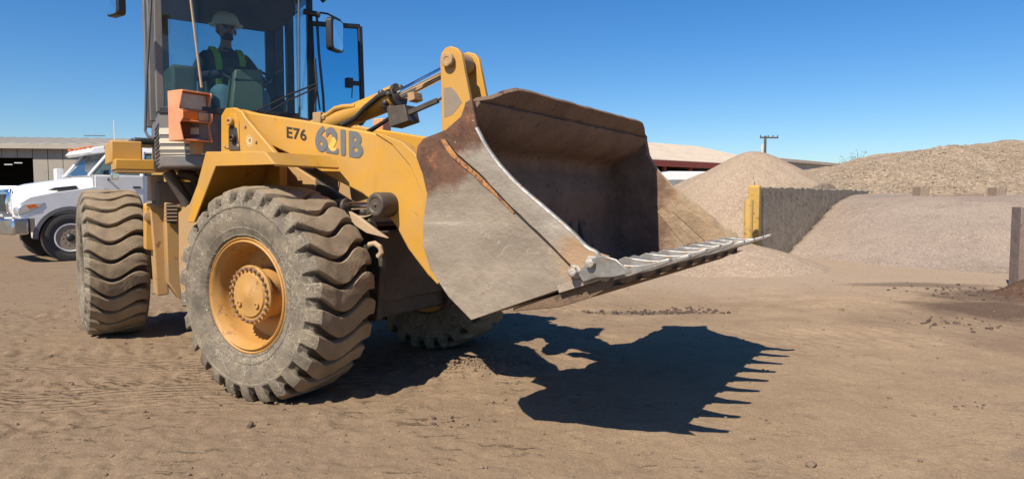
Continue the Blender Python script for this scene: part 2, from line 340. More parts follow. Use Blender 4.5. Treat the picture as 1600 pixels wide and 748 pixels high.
def ground_mat():
    a = NT('dirt_yard'); p = a.xyz()
    big = a.noise(.35, 4, .5); mid = a.noise(1.7, 10, .68); fine = a.noise(22, 10, .75)
    c = a.mix(a.ramp(big, .35, .65), (.33, .235, .145), (.41, .295, .185))
    c = a.mix(a.ramp(mid, .38, .66), c, (.265, .185, .115))
    lf = a.ramp(p[0], -1., 3.5); c = a.mix(a.math('MULTIPLY', a.math('SUBTRACT', 1., lf), .8), c, (.195, .140, .092))
    st = a.noise(.9, 8, .65, scale=(.18, 1, 1)); c = a.mix(a.math('MULTIPLY', a.ramp(st, .55, .68), .35), c, (.17, .115, .08))
    c = a.mix(a.math('MULTIPLY', a.ramp(fine, .5, .72), .45), c, (.17, .12, .085))
    c = a.mix(a.math('MULTIPLY', a.ramp(a.noise(75, 5, .7), .60, .68), .4), c, (.50, .41, .31))
    pv = a.vor(38); c = a.mix(a.math('MULTIPLY', a.ramp(pv, .10, .18, 1, 0), a.ramp(a.noise(2.3, 3), .5, .62)), c, (.13, .09, .065))
    sd2 = a.math('MULTIPLY', a.ramp(a.math('ADD', p[1], a.math('MULTIPLY', a.noise(.8, 8, .65), 3.)), 10.2, 12.2), a.ramp(p[0], -2, 3)); c = a.mix(a.math('MULTIPLY', sd2, .8), c, (.37, .28, .20))
    # damp, organic stains by the steel post on the right
    def blot(x, y, sx, sy, am, nsc=1.3):
        d = a.math('ADD', a.math('POWER', a.math('DIVIDE', a.math('SUBTRACT', p[0], x), sx), 2.), a.math('POWER', a.math('DIVIDE', a.math('SUBTRACT', p[1], y), sy), 2.))
        k = a.ramp(a.math('ADD', d, a.math('MULTIPLY', a.math('SUBTRACT', a.noise(nsc, 8, .72), .5), 2.4)), .35, 1.15, 1, 0)
        return a.math('MULTIPLY', k, am)
    for (x, y, sx, sy, am, col) in ((7.1, 9.2, 1.6, .9, .85, (.085, .052, .038)), (6.2, 10.4, 1.3, .35, .7, (.10, .07, .05)), (5.2, 7.2, 2.0, .9, .35, (.13, .09, .065)),
                                    (3.0, 3.45, .55, .20, .7, (.13, .105, .09)), (5.9, 7.9, 1.25, 1.1, .9, (.075, .045, .033)), (4.7, 6.1, .8, .5, .55, (.15, .095, .065)), (3.9, 5.0, .7, .3, .35, (.2, .14, .1)), (1.55, 8.0, 1.0, .2, .45, (.10, .075, .06)), (.0, 5.3, .5, .3, .5, (.17, .13, .10))):
        c = a.mix(blot(x, y, sx, sy, am), c, col)
    mu = a.n('ShaderNodeTexNoise'); mu.noise_type = 'RIDGED_MULTIFRACTAL'; mu.inputs['Scale'].default_value = 5.; mu.inputs['Detail'].default_value = 9; mu.inputs['Roughness'].default_value = .62; mu.inputs['Distortion'].default_value = .5; a.l(a.co('Object', (1, 1, 1)), mu.inputs['Vector'])
    trk = a.ramp(a.math('ABSOLUTE', a.math('ADD', a.math('ADD', a.math('MULTIPLY', p[0], -.17), p[1]), -5.5)), .5, 1.1, 1, 0); trk = a.math('MULTIPLY', trk, a.ramp(p[0], -.6, -1.8)); trk = a.math('MULTIPLY', trk, a.ramp(a.noise(1.1, 5, .6), .42, .56))
    wv = a.n('ShaderNodeTexWave'); wv.wave_type = 'BANDS'; wv.bands_direction = 'Y'; wv.inputs['Scale'].default_value = 4.2; wv.inputs['Distortion'].default_value = 3.; wv.inputs['Detail'].default_value = 4; a.l(a.co('Object', (1, 1, 1), (0, 0, R(-10))), wv.inputs['Vector'])
    crust = a.ramp(a.noise(.8, 4, .6), .40, .60, .25, 1.)
    h = a.math('MULTIPLY', mu.outputs['Fac'], a.math('MULTIPLY', crust, .30)); h = a.math('ADD', h, a.math('MULTIPLY', a.math('MULTIPLY', wv.outputs['Fac'], trk), 1.2))
    crv = a.ramp(a.noise(15, 8, .66, scale=(.45, 1, 1), rot=(0, 0, R(28)), dist=.7),   .595, .64); crv = a.math('MULTIPLY', crv, a.ramp(a.noise(1.3, 5, .6), .45, .60, .12, 1.)); rgt = a.ramp(p[0], -.3, 1.8, 1., .22); crv = a.math('MULTIPLY', crv, rgt); h = a.math('MULTIPLY', h, rgt)
    n1 = a.bump(h, .022, .8); n2 = a.bump(a.noise(30, 8, .68), .010, .9, n1); n3 = a.bump(a.math('SUBTRACT', 1., crv), .010, 1., n2); a.bump(a.noise(110, 4, .6), .0022, 1., n3)
    c = a.mix(a.math('MULTIPLY', crv, .7), c, (.09, .06, .04))
    g1 = a.noise(95, 5, .8); c = a.mix(a.ramp(g1, .36, .50, .6, 0), c, (.15, .105, .068)); c = a.mix(a.ramp(g1, .54, .68, 0, .5), c, (.50, .39, .27))
    c = a.mix(a.math('MULTIPLY', a.ramp(a.noise(24, 12, .8), .50, .38, 0, 1), .4), c, (.20, .142, .095))
    return a.fin(c, .95, 0, .1)
GM = ground_mat()
g = grid_obj('ground', GX, GY, GZ, GM); tag(g, kind='structure')

# =================================================================== LOADER
LD = empty('wheel_loader', frame(-2.44, 6.30, AF), 'yellow articulated wheel loader with raised empty toothed bucket, parked on the dirt yard', 'wheel loader')
# ---- wheels
RT, WH = .727, .26
def tyre_mesh():
    N = 26; cross = []                                # (y, r, groove depth, normal y, normal r, taper)
    for u in np.linspace(-1, 1, 23):
        y = u*.236; cross.append((y, RT-.020*abs(u)**4, .058, 0, 1, u))
    side = [(.250, RT-.042, .044, .65, .75), (.262, RT-.072, .036, .9, .4), (.2705, RT-.108, .024, 1, .1), (.2735, RT-.128, .0, 1, 0), (.275, RT-.14, 0, 1, 0), (.2695, RT-.150, 0, 1, 0), (.272, RT-.19, 0, 1, 0),
            (.269, RT-.232, 0, 1, 0), (.259, RT-.27, 0, 1, 0), (.262, RT-.276, 0, 1, 0), (.245, .408, 0, 1, 0), (.249, .402, 0, 1, 0), (.228, .384, 0, 1, 0), (.20, .365, 0, 1, 0)]
    L = [(-y, r, d, -ny, nr, -1.) for (y, r, d, ny, nr) in reversed(side)]; Rr = [(y, r, d, ny, nr, 1.) for (y, r, d, ny, nr) in side]
    cr = L+cross+Rr; V = []; K = 10
    rs = np.random.RandomState(5); jit = rs.rand(N, 3)
    for k in range(N):
        for c in range(K):
            for (y, r, d, ny, nr, u) in cr:
                au = abs(u); g_ = .105+.12*au**2.5; g2 = .035
                if r < RT-.05 and abs(y) > .25: g_ = .20+.04*jit[k, 0]
                s = [-g_*.74, g_*.74, g_, g_+g2, 0, 0, 0, 1-g_-g2, 1-g_, 0][c] if c not in (4, 5, 6, 9) else 0
                if c in (4, 5, 6): t = (c-3)/4.; s = (g_+g2)*(1-t)+(1-g_-g2)*t
                if c == 9: s = 1-g_*.985
                u01 = (u+1)/2; off = -.30*math.sin(2*math.pi*(u01-.12))
                fade = 1 if r > RT-.13 else max(0, (r-.40)/(RT-.13-.40)); off *= fade
                th = (k+s+off)/N*2*math.pi
                dd = d if c in (0, 1) else 0.
                if c in (2, 8): dd = .006*(d > 0)
                if c == 9: dd = .5*d
                wob = .010*vn(np.array(y*23+k*7.3+c*.9), np.array(th*19.)) * (1 if abs(y) < .27 else .4)
                chunk = .012*max(0, jit[k, 1]-.6)*au*(c in (2, 3, 4))*(d > 0)*2
                rr = r-dd*nr-chunk+float(wob); yy = y-dd*ny
                V.append((rr*math.cos(th), yy, rr*math.sin(th)))
    n = len(cr); T = N*K; Fc = []
    for a in range(T):
        b = (a+1) % T
        for i in range(n-1): Fc.append((a*n+i, b*n+i, b*n+i+1, a*n+i+1))
    m = MB(); m.add(V, Fc); return m.build('tyre', RUB, smooth=16, mesh_only=True)
TY = tyre_mesh()
def rim_mesh():
    m = MB()
    prof = [(.0, .10), (-.03, .19), (-.035, .20), (-.04, .300), (-.09, .318), (-.16, .322), (-.205, .330), (-.222, .346), (-.236, .350), (-.242, .358), (-.236, .366), (-.225, .368), (-.228, .374), (-.238, .381), (-.234, .388), (-.215, .386), (-.15, .36), (.15, .36), (.2, .38), (.22, .385), (.22, .33), (.05, .30), (.04, .10)]
    m.lathe(prof, 'y', 64); return m.build('wheel', YELH, smooth=40, mesh_only=True)
RIMM = rim_mesh()
def hub_mesh():
    m = MB(); m.lathe([(0, .12), (-.04, .165), (-.15, .158), (-.175, .150), (-.176, .196), (-.196, .198), (-.204, .192), (-.205, .150), (-.216, .144), (-.218, .05), (-.224, .04), (-.2245, .0)], 'y', 48)
    return m.build('hub', YELH, smooth=35, mesh_only=True)
HUBM = hub_mesh()
def bolt_mesh(r, h, n=6):
    m = MB(); m.lathe([(0, r), (-h*.85, r), (-h, r*.8)], 'y', n); return m
BOLTM = bolt_mesh(.012, .024).build('hub_bolt', worn('rusty_bolt', (.26, .13, .06), .3, .3, .6), smooth=30, mesh_only=True)
PLUGM = MB().lathe([(0, .02), (-.012, .02), (-.013, .012), (-.006, .010)], 'y', 14).build('hub_plug', YELH, mesh_only=True)
HUBV = MB()
def wheel(Mf, y, spin):
    out = 1 if y < 0 else -1
    M = Mf @ Matrix.Translation((0, y, RT-.012)) @ Matrix.Rotation(0 if out == 1 else math.pi, 4, 'Z')
    M0 = M; M = M @ Matrix.Scale(.80 if Mf is MR else 1, 4, (0, 1, 0))
    wob = inst(RIMM, 'wheel', LD, M)
    inst(TY, 'tyre', wob, M0 @ Matrix.Rotation(spin, 4, 'Y')); inst(HUBM, 'hub', wob, M)
    if y < 0:
        for k in range(26):
            a = 2*math.pi*k/26
            inst(BOLTM, 'hub_bolt', wob, M @ Matrix.Translation((.176*math.cos(a), -.203, .176*math.sin(a))))
        for a in (R(215), R(-35)): inst(PLUGM, 'hub_plug', wob, M @ Matrix.Translation((.105*math.cos(a), -.217, .105*math.sin(a))))
YW = -1.198+.26
wheel(MF, YW, .05); wheel(MF, -YW, .4); wheel(MR, YW, .1); wheel(MR, -YW, .7)

# ---- front frame (chassis) built in the front frame's coordinates
m = MB()
m.box(-.16, .16, -.70, .70, .56, .86); m.lathe([(-.70, .17), (-.5, .23), (.5, .23), (.70, .17)], 'y', 20, (0, 0, .715))
ax = m.build('axle', DARKD, LD, MF, .02)
m = MB()
side = [(-1.35, .45), (-1.35, 1.25), (-1.05, 1.72), (-.60, 1.90), (-.35, 1.62), (-.1, 1.50), (-.1, .42)]
for y in (-.46, .40): m.prism(side, 'y', y, y+.06)
m.box(-1.0, -.1, -.40, .40, .48, .62); m.box(-1.35, -1.25, -.40, .40, .45, 1.2)
ff = m.build('front_frame', YELD, LD, MF, .012)
for (x_, z_) in ((-.05, .62), (-.05, .78), (.12, .55), (.30, .58), (.42, .72), (.44, .92), (.30, 1.14), (.12, 1.26)): m = MB(); m.lathe([(0, .020), (-.016, .019), (-.018, .01)], 'y', 6, (x_, -.462, z_)); m.build('frame_bolt', DARKD, ff, MF)
m = MB(); m.lathe([(0, .12), (-.03, .12), (-.04, .10), (-.04, .05), (-.06, .045)], 'y', 24, (.24, -.462, .86)); m.build('side_cover', DARKD, ff, MF, .004)
for k_, r_ in enumerate((.020, .016, .018)): m = MB(); m.tube([(-.3, -.50-.02*k_, 1.30-.03*k_), (.0, -.52, 1.18-.06*k_), (.26+.05*k_, -.51, 1.02-.07*k_), (.40, -.50, .72-.09*k_), (.46, -.40, .56-.04*k_)], r_, 8); m.build('hydraulic_hose', HOSE, ff, MF)
m = MB()
for y in (-.46, .40): m.prism([(-.095, .42), (-.095, 1.50), (.1, 1.40), (.42, 1.25), (.55, .95), (.50, .48), (.1, .42)], 'y', y, y+.06)
m.box(-.09, .45, -.40, .40, .48, .62); m.box(.44, .49, -.40, .40, .6, 1.12); m.prism([(-.5, 1.30), (.1, 1.30), (.40, 1.18), (.40, 1.14), (.1, 1.24), (-.5, 1.24)], 'y', -.40, .40); m.build('front_frame_sun_block', DARK, LD, MF, .012)  # nose lengthened and covered to keep sun off far tyre; shade painted dark
m = MB(); m.lathe([(-.12, .12), (1.2, .12)], 'z', 20, (-1.46, 0, .35)); m.box(-1.55, -1.2, -.2, .2, .5, .62); m.box(-1.55, -1.2, -.2, .2, 1.15, 1.27)
m.build('hinge', DARK, LD, MF, .01)
# boom pivot tower, right and left
def tower():
    m = MB(); out = Fxz([(345, 238), (345, 181), (352, 169), (366, 168), (378, 174), (382, 182), (430, 239)], -.66)
    m.prism([(-1.0, 1.30)]+out+[(-.25, 1.25)], 'y', -.66, -.62); return m.build('boom_tower', YEL, LD, MF, .008)
tw = tower(); mirror_y(tw, LD)
m = MB(); o_ = Fxz([(353, 232), (352, 188), (357, 178), (367, 177), (373, 190), (374, 232)], -.665)
m.prism(o_, 'y', -.668, -.661); m.build('slot_plate', YEL, tw, MF, .004)
m = MB(); o_ = Fxz([(357, 234), (357, 199), (363, 195), (370, 201), (374, 234)], -.67)
m.prism(o_, 'y', -.6695, -.6685); m.build('slot', DARK, tw, MF)
for px, py, r, mt in ((360, 190, .032, YELD), (364, 216, .030, BLK)):
    c = onto(MF, px, py, 'y', -.68); m = MB(); m.lathe([(.06, r), (-.012, r), (-.02, r*.8), (-.02, r*.45), (-.008, r*.4)], 'y', 20, (c.x, -.68, c.z)); m.build('pin', mt, tw, MF, .003)
for (x_, z_) in ((-.86, 1.76), (-.70, 1.76), (-.50, 1.78), (-.62, 1.90)): m = MB(); m.lathe([(0, .012), (-.009, .012), (-.011, .006)], 'y', 6, (x_, -.6605, z_)); m.build('tower_bolt', YELD, tw, MF)
# pale round sticker on the gusset
c = onto(MF, 390, 220, 'y', -.6625); m = MB()
m.lathe([(0, .018), (-.0006, .018), (-.0006, .030), (0, .030)], 'y', 24, (c.x, -.6612, c.z))
for k in range(16):
    a = k*math.pi/8; m.box(-.0035, .0035, -.0008, .0, .034, .048, Matrix.Translation((c.x, -.6612, c.z)) @ Matrix.Rotation(a, 4, 'Y'))
m.build('round_sticker', plain('faded_sticker', (.66, .50, .26), .5), tw, MF)
# front fenders
def fender():
    m = MB()
    pr = Fxz([(293, 347), (322, 237), (413, 237), (429, 257)], -1.2); pr = pr[:3]+[pr[3]]
    x0, x1, x2, x3 = [p[0] for p in pr]; z0, z1, z2, z3 = [p[1] for p in pr]
    t = .012
    sheet = [(x0, z0), (x1, z1), (x2, z2), (x3, z3), (x3-.012, z3-.012), (x2-.012, z2-t), (x1+.012, z1-t), (x0+.016, z0)]
    m.prism(sheet, 'y', -1.19, -.64)
    fl = [(x0, z0), (x1, z1), (x2, z2), (x3, z3), (x1+.10, z1-.10), (x0+.075, z0+.0)]
    m.prism(fl, 'y', -1.202, -1.190)
    m.box(x1-.02, x1+.10, -.67, -.60, z1-.35, z1-.02)
    return m.build('front_fender', YEL, LD, MF, .004)
fd = fender(); mirror_y(fd, LD)
# inner wheel-arch plates behind the front tyre
m = MB(); m.prism(Fxz([(278, 332), (296, 318), (318, 262), (345, 262), (345, 350), (300, 470), (283, 470), (279, 420)], -.72), 'y', -.72, -.66)
m.build('mud_plate', YELD, LD, MF, .01)
# ---- lift arms
arm_px = [(372, 170), (392, 175.5), (480, 189), (560, 203), (600, 211), (628, 222), (648, 240), (662, 262), (690, 300), (730, 340), (752, 380), (752, 410), (735, 432), (700, 448), (683, 444), (668, 430), (637, 389), (618, 353), (600, 330), (566, 303), (522, 280), (484, 259), (447, 239), (411, 222), (384, 208), (370, 196)]
arm_o = Fxz(arm_px, -.55)
m = MB(); m.prism(arm_o, 'y', -.55, -.46); arm = m.build('lift_arm', YEL, LD, MF, .012); arm2 = mirror_y(arm, LD)
# doubler plate with a curved edge near the bucket end
dp = Fxz([(584, 207), (600, 211), (628, 222), (648, 240), (662, 262), (690, 300), (706, 340), (706, 400), (698, 432), (683, 444), (674, 434), (668, 400), (664, 340), (657, 295), (640, 258), (612, 225)], -.562)
m = MB(); m.prism(dp, 'y', -.562, -.551); m.build('doubler_plate', YEL, arm, MF, .004)
m = MB(); cc = onto(MF, 480, 250, 'y', 0); m.tube([(.55, -.46, 1.42), (.55, .46, 1.42)], .11, 20); m.build('cross_tube', DARK, LD, MF)
for y in (-.60, -.44, .40, .56):
    m = MB(); m.prism([(1.42, .80), (1.38, .98), (1.58, 1.25), (1.66, 1.0), (1.80, .80), (1.60, .72)], 'y', y, y+.04); m.build('bucket_hinge_plate', DARK, LD, MF, .005)
for y in (-.16, .06):
    m = MB(); m.prism([(1.25, 1.28), (1.22, 1.36), (1.50, 1.48), (1.60, 1.30), (1.55, 1.2)], 'y', y, y+.05); m.build('bucket_link', DARK, LD, MF, .005)
piv = onto(MF, 362, 190, 'y', -.55); m = MB(); m.tube([(piv.x, -.60, piv.z), (piv.x, .60, piv.z)], .05, 16); m.build('pivot_pin', DARK, LD, MF)
c = onto(MF, 597, 320, 'y', -.62)
m = MB(); m.lathe([(.10, .085), (-.05, .085), (-.075, .072), (-.075, .05), (-.068, .046), (-.068, .012), (-.078, .010)], 'y', 28, (c.x, -.62, c.z))
bs = m.build('arm_boss', DARK, arm, MF, .004)
# lift cylinders
def liftcyl(s):
    y = .57; a = Vector((-.62, -y, .82)); b = Vector((c.x, -y, c.z)); d = (b-a).normalized()
    m = MB(); m.tube([a, a+d*.80], .068, 20); m.tube([a+d*.76, a+d*.83], .078, 20); m.ball(a, .08, 8); o = m.build('lift_cylinder', YELD, LD, MF, .004)
    m = MB(); m.tube([a+d*.5, b], .032, 16); r_ = m.build('rod', CHROME, o, MF)
    m = MB(); m.lathe([(-.05, .06), (.05, .06)], 'y', 20, (b.x, -y, b.z)); r2 = m.build('rod_eye', DARK, o, MF)
    return o
lc = liftcyl(1)
for src in [lc]+list(lc.children): pass
lc2 = mirror_y(lc, LD)
for ch in list(lc.children): mirror_y(ch, lc2)
# visible rod behind the boss
p0_ = onto(MF, 540, 322, 'y', -.60); m = MB(); m.tube([(c.x, -.60, c.z), (p0_.x, -.60, p0_.z)], .030, 16); m.build('steering_rod', CHROME, LD, MF)
m = MB(); m.tube([(p0_.x-.12, -.60, p0_.z-.01), (p0_.x+.02, -.60, p0_.z)], .055, 16); m.build('rod_gland', DARK, LD, MF, .004)
m = MB(); m.prism(Fxz([(546, 330), (560, 338), (592, 362), (606, 372), (574, 364), (552, 350)], -.62), 'y', -.63, -.60); m.build('guard_strip', TAN, LD, MF, .004)
m = MB(); p = [onto(MF, a, b, 'y', -.66) for a, b in ((577, 382), (586, 380), (594, 386), (596, 394), (591, 401))]; m.tube(p, .018, 10); m.build('tow_hook', TAN, LD, MF)
# ---- bell crank
bc = Fxz([(690, 95), (692, 84), (698, 76), (706, 73), (716, 76), (723, 84), (728, 110), (736, 150), (748, 230), (756, 330), (740, 345), (722, 330), (700, 240), (693, 205), (692, 150)], -.14)
m = MB(); m.prism(bc, 'y', -.16, -.125); m.prism(bc, 'y', .06, .095)
b_ = m.build('bell_crank', YEL, LD, MF, .006)
pt = onto(MF, 703, 95, 'y', -.16)
m = MB(); m.lathe([(.30, .036), (-.012, .036), (-.016, .05), (-.040, .05), (-.045, .044), (-.045, .022), (-.040, .018)], 'y', 24, (pt.x, -.16, pt.z)); m.build('pin', YELD, b_, MF, .002)
m = MB(); m.lathe([(0, .075), (.15, .075)], 'y', 24, (pt.x, -.11, pt.z)); m.build('rod_eye', YELD, b_, MF, .004)
wp = Fxz([(693, 138), (704, 136), (712, 143), (722, 160), (716, 168), (706, 180), (694, 184)], -.1612)
m = MB(); m.prism(wp, 'y', -.1613, -.1603); m.build('bare_patch', worn('worn_grey_patch', (.16, .14, .12), .4, .3, .6), b_, MF)
# ---- tilt cylinder
Y0 = -.035
A0 = onto(MF, 492, 203, 'y', Y0); A1 = onto(MF, 617, 153, 'y', Y0); A2 = Vector((pt.x, Y0, pt.z))
d = (A1-A0).normalized()
m = MB(); m.tube([A0-d*.05, A0, A1-d*.03], [.06, .083, .083], 24); m.tube([A1-d*.06, A1+d*.02], .096, 24); tc = m.build('tilt_cylinder', YEL, LD, MF, .004)
m = MB(); m.tube([A1-d*.02, A1.lerp(A2, .92)], .043, 20); m.build('rod', CHROME, tc, MF)
m = MB(); m.tube([A1+d*.0, A1+d*.05], .088, 20); m.tube([A1-d*.02+Vector((0, -.02, .05)), A1+d*.05+Vector((0, -.03, .055))], .04, 10)
for k in range(16):
    a = random.uniform(0, 6.28); q = A1+Vector((random.uniform(-.07, .07), -.02+.09*math.sin(a), .09*math.cos(a)-.01)); m.ball(q, random.uniform(.018, .035), 5)
m.build('gland', DARK, tc, MF)
m = MB(); q = [onto(MF, a, b, 'y', -.14) for a, b in ((534, 196), (556, 184), (572, 167), (590, 152), (608, 143))]; m.tube(q, .020, 10); m.build('hose', HOSE, tc, MF)
q = [onto(MF, a, b, 'y', -.14) for a, b in ((566, 172), (585, 158), (596, 150))]
m = MB(); q = [onto(MF, a, b, 'y', -.10) for a, b in ((497, 183), (510, 181), (524, 170), (536, 167), (556, 166))]; m.tube(q, .020, 10); m.build('oil_pipe', YEL, tc, MF)
m = MB(); q = onto(MF, 498, 184, 'y', -.10); m.box(q.x-.03, q.x+.06, -.14, -.05, q.z-.05, q.z+.04); m.tube([(q.x+.05, -.10, q.z), (q.x+.09, -.10, q.z)], .033, 6); m.build('pipe_block', YELD, tc, MF, .006)
m = MB(); o_ = Fxz([(612, 168), (640, 165), (646, 190), (617, 200)], -.10); m.prism(o_, 'y', -.16, -.02); m.build('sensor_bracket', DARK, tc, MF, .004)
m = MB(); a_ = onto(MF, 636, 178, 'y', -.12); b2 = onto(MF, 684, 157, 'y', -.12); m.tube([a_, b2], .024, 4)
m.tube([b2, onto(MF, 692, 152, 'y', -.12), onto(MF, 700, 140, 'y', -.10)], .010, 8); m.build('level_rod', DARK, tc, MF, .002)
m = MB(); o_ = Fxz([(640, 146), (650, 144), (652, 156), (642, 160)], -.12); m.prism(o_, 'y', -.15, -.05); m.build('lug', YELD, tc, MF, .004)
m = MB(); m.tube([onto(MF, a, b, 'y', -.05) for a, b in ((575, 205), (600, 190), (625, 172))], .014, 8); m.tube([onto(MF, a, b, 'y', .1) for a, b in ((575, 208), (608, 186), (622, 180))], .014, 8); m.build('hose', HOSE, tc, MF)
# dark red light box seen behind the cylinder
m = MB(); a_ = onto(MF, 597, 198, 'y', .75); m.box(a_.x-.06, a_.x+.06, .69, .81, a_.z-.07, a_.z+.07); m.build('left_light_box', ORANGE, LD, MF, .01)

# ---- bucket
YB = 1.2505
so_px = [(739, 157), (745, 200), (763, 235), (800, 281), (854, 327), (897, 364), (917, 387), (931, 394), (950, 400), (961, 427), (891, 447), (814, 473), (736, 500), (700, 463), (672, 420), (661, 385), (661, 350), (667, 303), (660, 272), (650, 245), (652, 228), (662, 216), (696, 203), (720, 182), (727, 162)]
so = Fxz(so_px, -YB)
back_px = [(739, 157), (720, 182), (696, 203), (662, 218), (655, 245), (664, 272), (670, 303), (664, 350), (664, 385), (674, 420), (702, 461), (736, 498)]
bp = Fxz(back_px, -YB); edge = (2.60, 1.005)
def smooth_line(p, n=2):
    for _ in range(n): p = [p[0]]+[q for a, b in zip(p, p[1:]) for q in ((a[0]*.75+b[0]*.25, a[1]*.75+b[1]*.25), (a[0]*.25+b[0]*.75, a[1]*.25+b[1]*.75))]+[p[-1]]
    return p
bps = smooth_line([(1.875, 1.85)]+[(x+.02, z-.012) for x, z in bp[1:-1]]+[(1.86, .745)])
prof_out = bps+[edge]
def offs(pr, t):
    out = []
    for i, p in enumerate(pr):
        a = pr[max(i-1, 0)]; b = pr[min(i+1, len(pr)-1)]; dx, dz = b[0]-a[0], b[1]-a[1]; L_ = math.hypot(dx, dz); out.append((p[0]-dz/L_*t, p[1]+dx/L_*t))
    return out
prof_in = offs(prof_out, .022)
m = MB(); YI = YB-.022
ys = np.linspace(-YI, YI, 13); ring = prof_out+prof_in[::-1]; rings = []
for iy, y in enumerate(ys):
    dn = .006*math.sin(iy*2.7); rings.append([(x+dn*(0 if i in (0, len(ring)-1) else .6), y, z+dn*.4) for i, (x, z) in enumerate(ring)])
m.loft(rings)
bk = m.build('bucket', [BIN], LD, MF)
# the outside skin of the shell
m = MB(); po = offs(prof_out, -.004); po2 = offs(prof_out, -.001)
m.loft([[(x, y, z) for x, z in po+po2[::-1]] for y in (-YI, YI)]); m.build('shell_skin', BDARK, bk, MF)
m = MB(); m.prism(so, 'y', -YB, -YB+.022); sp = m.build('side_plate', BSIDE, bk, MF, .003)
m = MB(); m.prism(so, 'y', YB-.022, YB); sp2 = m.build('side_plate', far_plate(), bk, MF, .003)
# thick side cutting plates
se_px = [(737, 154), (745, 200), (763, 235), (800, 281), (854, 327), (897, 364), (917, 387), (934, 394), (938, 404), (915, 428), (893, 416), (866, 388), (800, 325), (746, 268), (713, 240), (696, 217), (722, 185), (727, 160)]
se = Fxz(se_px, -YB-.02)
def jag(p, a, seed):
    rs = random.Random(seed); out = []
    for i in range(len(p)):
        q, r_ = p[i], p[(i+1) % len(p)]; L_ = math.hypot(r_[0]-q[0], r_[1]-q[1]); n = max(1, int(L_/.05))
        for k in range(n): t = k/n; j = a if k else 0; out.append((q[0]+(r_[0]-q[0])*t+rs.uniform(-j, j), q[1]+(r_[1]-q[1])*t+rs.uniform(-j, j)))
    return out
m = MB(); m.prism(jag(se, .002, 3), 'y', -YB-.024, -YB-.002); s1 = m.build('side_cutting_edge', BSIDE2, bk, MF, .006)
m = MB(); m.tube([(x+.004, -YB-.006, z+.002) for x, z in Fxz(se_px[9:16], -YB-.012)[::-1]], .010, 6); m.build('dark_gap', DARK, s1, MF)
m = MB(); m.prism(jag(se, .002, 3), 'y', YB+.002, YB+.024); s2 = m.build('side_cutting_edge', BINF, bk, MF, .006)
# bright worn rim along the leading edge of the near plate
lead = Fxz(se_px[1:9], -YB-.012); m = MB(); m.tube([(x-.001, -YB-.013, z-.001) for x, z in smooth_line(lead, 2)], .0120, 8); m.build('worn_rim', TOOTH, s1, MF)
# rust line between plate and cutting edge
_o = NT('orange_rust'); _c = _o.mix(_o.ramp(_o.noise(12, 8, .7), .35, .65), (.36, .15, .045), (.52, .26, .10)); _c = _o.mix(_o.ramp(_o.noise(22, 10, .8), .46, .56), _c, (.13, .065, .04)); _o.bump(_o.noise(30, 8, .7), .008); ORU = _o.fin(_c, .8)
wl = Fxz(se_px[9:16], -YB-.012)[::-1]; m = MB(); m.prism(jag(Fxz([(806, 330), (746, 268), (713, 240), (697, 217), (688, 218), (706, 246), (741, 275), (802, 333)], -YB-.006), .004, 8), 'y', -YB-.007, -YB-.0005); m.build('weld_seam', ORU, s1, MF)
# diagonal wear plates inside the far side
def quad_plate(px, y0, y1, mat, nm, bev=.004):
    m = MB(); m.prism(Fxz(px, y0), 'y', min(y0, y1), max(y0, y1)); return m.build(nm, mat, bk, MF, bev)
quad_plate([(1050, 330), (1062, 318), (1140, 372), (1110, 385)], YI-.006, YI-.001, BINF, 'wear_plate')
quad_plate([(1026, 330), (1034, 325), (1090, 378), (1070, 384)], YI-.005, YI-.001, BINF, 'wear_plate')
# spill guard rising between the ends
m = MB(); K = 26; top = []
for i in range(K+1):
    y = -YI+2*YI*i/K; e = min(1, min(i, K-i)/3.2); e = e*e*(3-2*e); dz = .085*e+.006*vn(np.array(i*.9), np.array(2.2)) ; top.append((y, float(dz)))
rings = []
for (y, dz) in top: rings.append([(1.815, y, 1.835), (1.83, y, 1.815), (1.895+dz*.75, y, 1.848+dz), (1.872+dz*.75, y, 1.866+dz)])
m.loft(rings); m.build('spill_guard', BIN, bk, MF, .003)
# cutting edge: sloped plate
fx, fz = edge; sl = math.atan2(fz-.745, fx-1.86); ML = Matrix.Translation((fx, 0, fz)) @ Matrix.Rotation(-sl, 4, 'Y')
m = MB(); m.prism([(-.26, -.012), (-.26, .024), (.0, .026), (.04, .008), (.04, -.012)], 'y', -YB-.01, YB+.01, ML); ce = m.build('cutting_edge', BEDGE, bk, MF, .003)
m = MB(); m.prism([(-.55, -.03), (-.55, -.014), (.02, -.014), (.0, -.05), (-.12, -.075), (-.30, -.075)], 'y', -YB+.02, YB-.02, ML); m.build('underside_plate', BDARK, bk, MF, .003)
# teeth: nine, welded adapters with long worn tips
th = R(-8)
for k in range(9):
    y = -1.172+k*(2*1.172/8)
    MLt = MF @ Matrix.Translation((fx, y, fz+.012)) @ Matrix.Rotation(-R(9)+random.uniform(-.03, .03), 4, 'Y') @ Matrix.Rotation(random.uniform(-.04, .04), 4, 'Z')
    m = MB()
    rg = []
    for (x, hw, zt, zb) in ((-.12, .056, .026, .0), (-.03, .062, .054, -.040), (.03, .054, .038, -.036), (.09, .042, .024, -.026), (.15, .035, .018, -.012), (.21, .030, .024, .0), (.28, .020, .036, .020)):
        q_ = min(.012, (zt-zb)*.3); rg.append([(x, -hw, zb), (x, hw, zb), (x, hw, zt), (x, hw*.75, zt), (x, hw*.4, zt-q_), (x, -hw*.4, zt-q_), (x, -hw*.75, zt), (x, -hw, zt)])
    m.loft(rg); t_ = m.build('tooth', TOOTH, bk, MLt, .003)
    m = MB(); m.prism([(-.26, -.050), (-.20, -.080), (.0, -.082), (.06, -.062)], 'y', -.050, .050); m.build('tooth_adapter', BDARK, t_, MLt, .003)
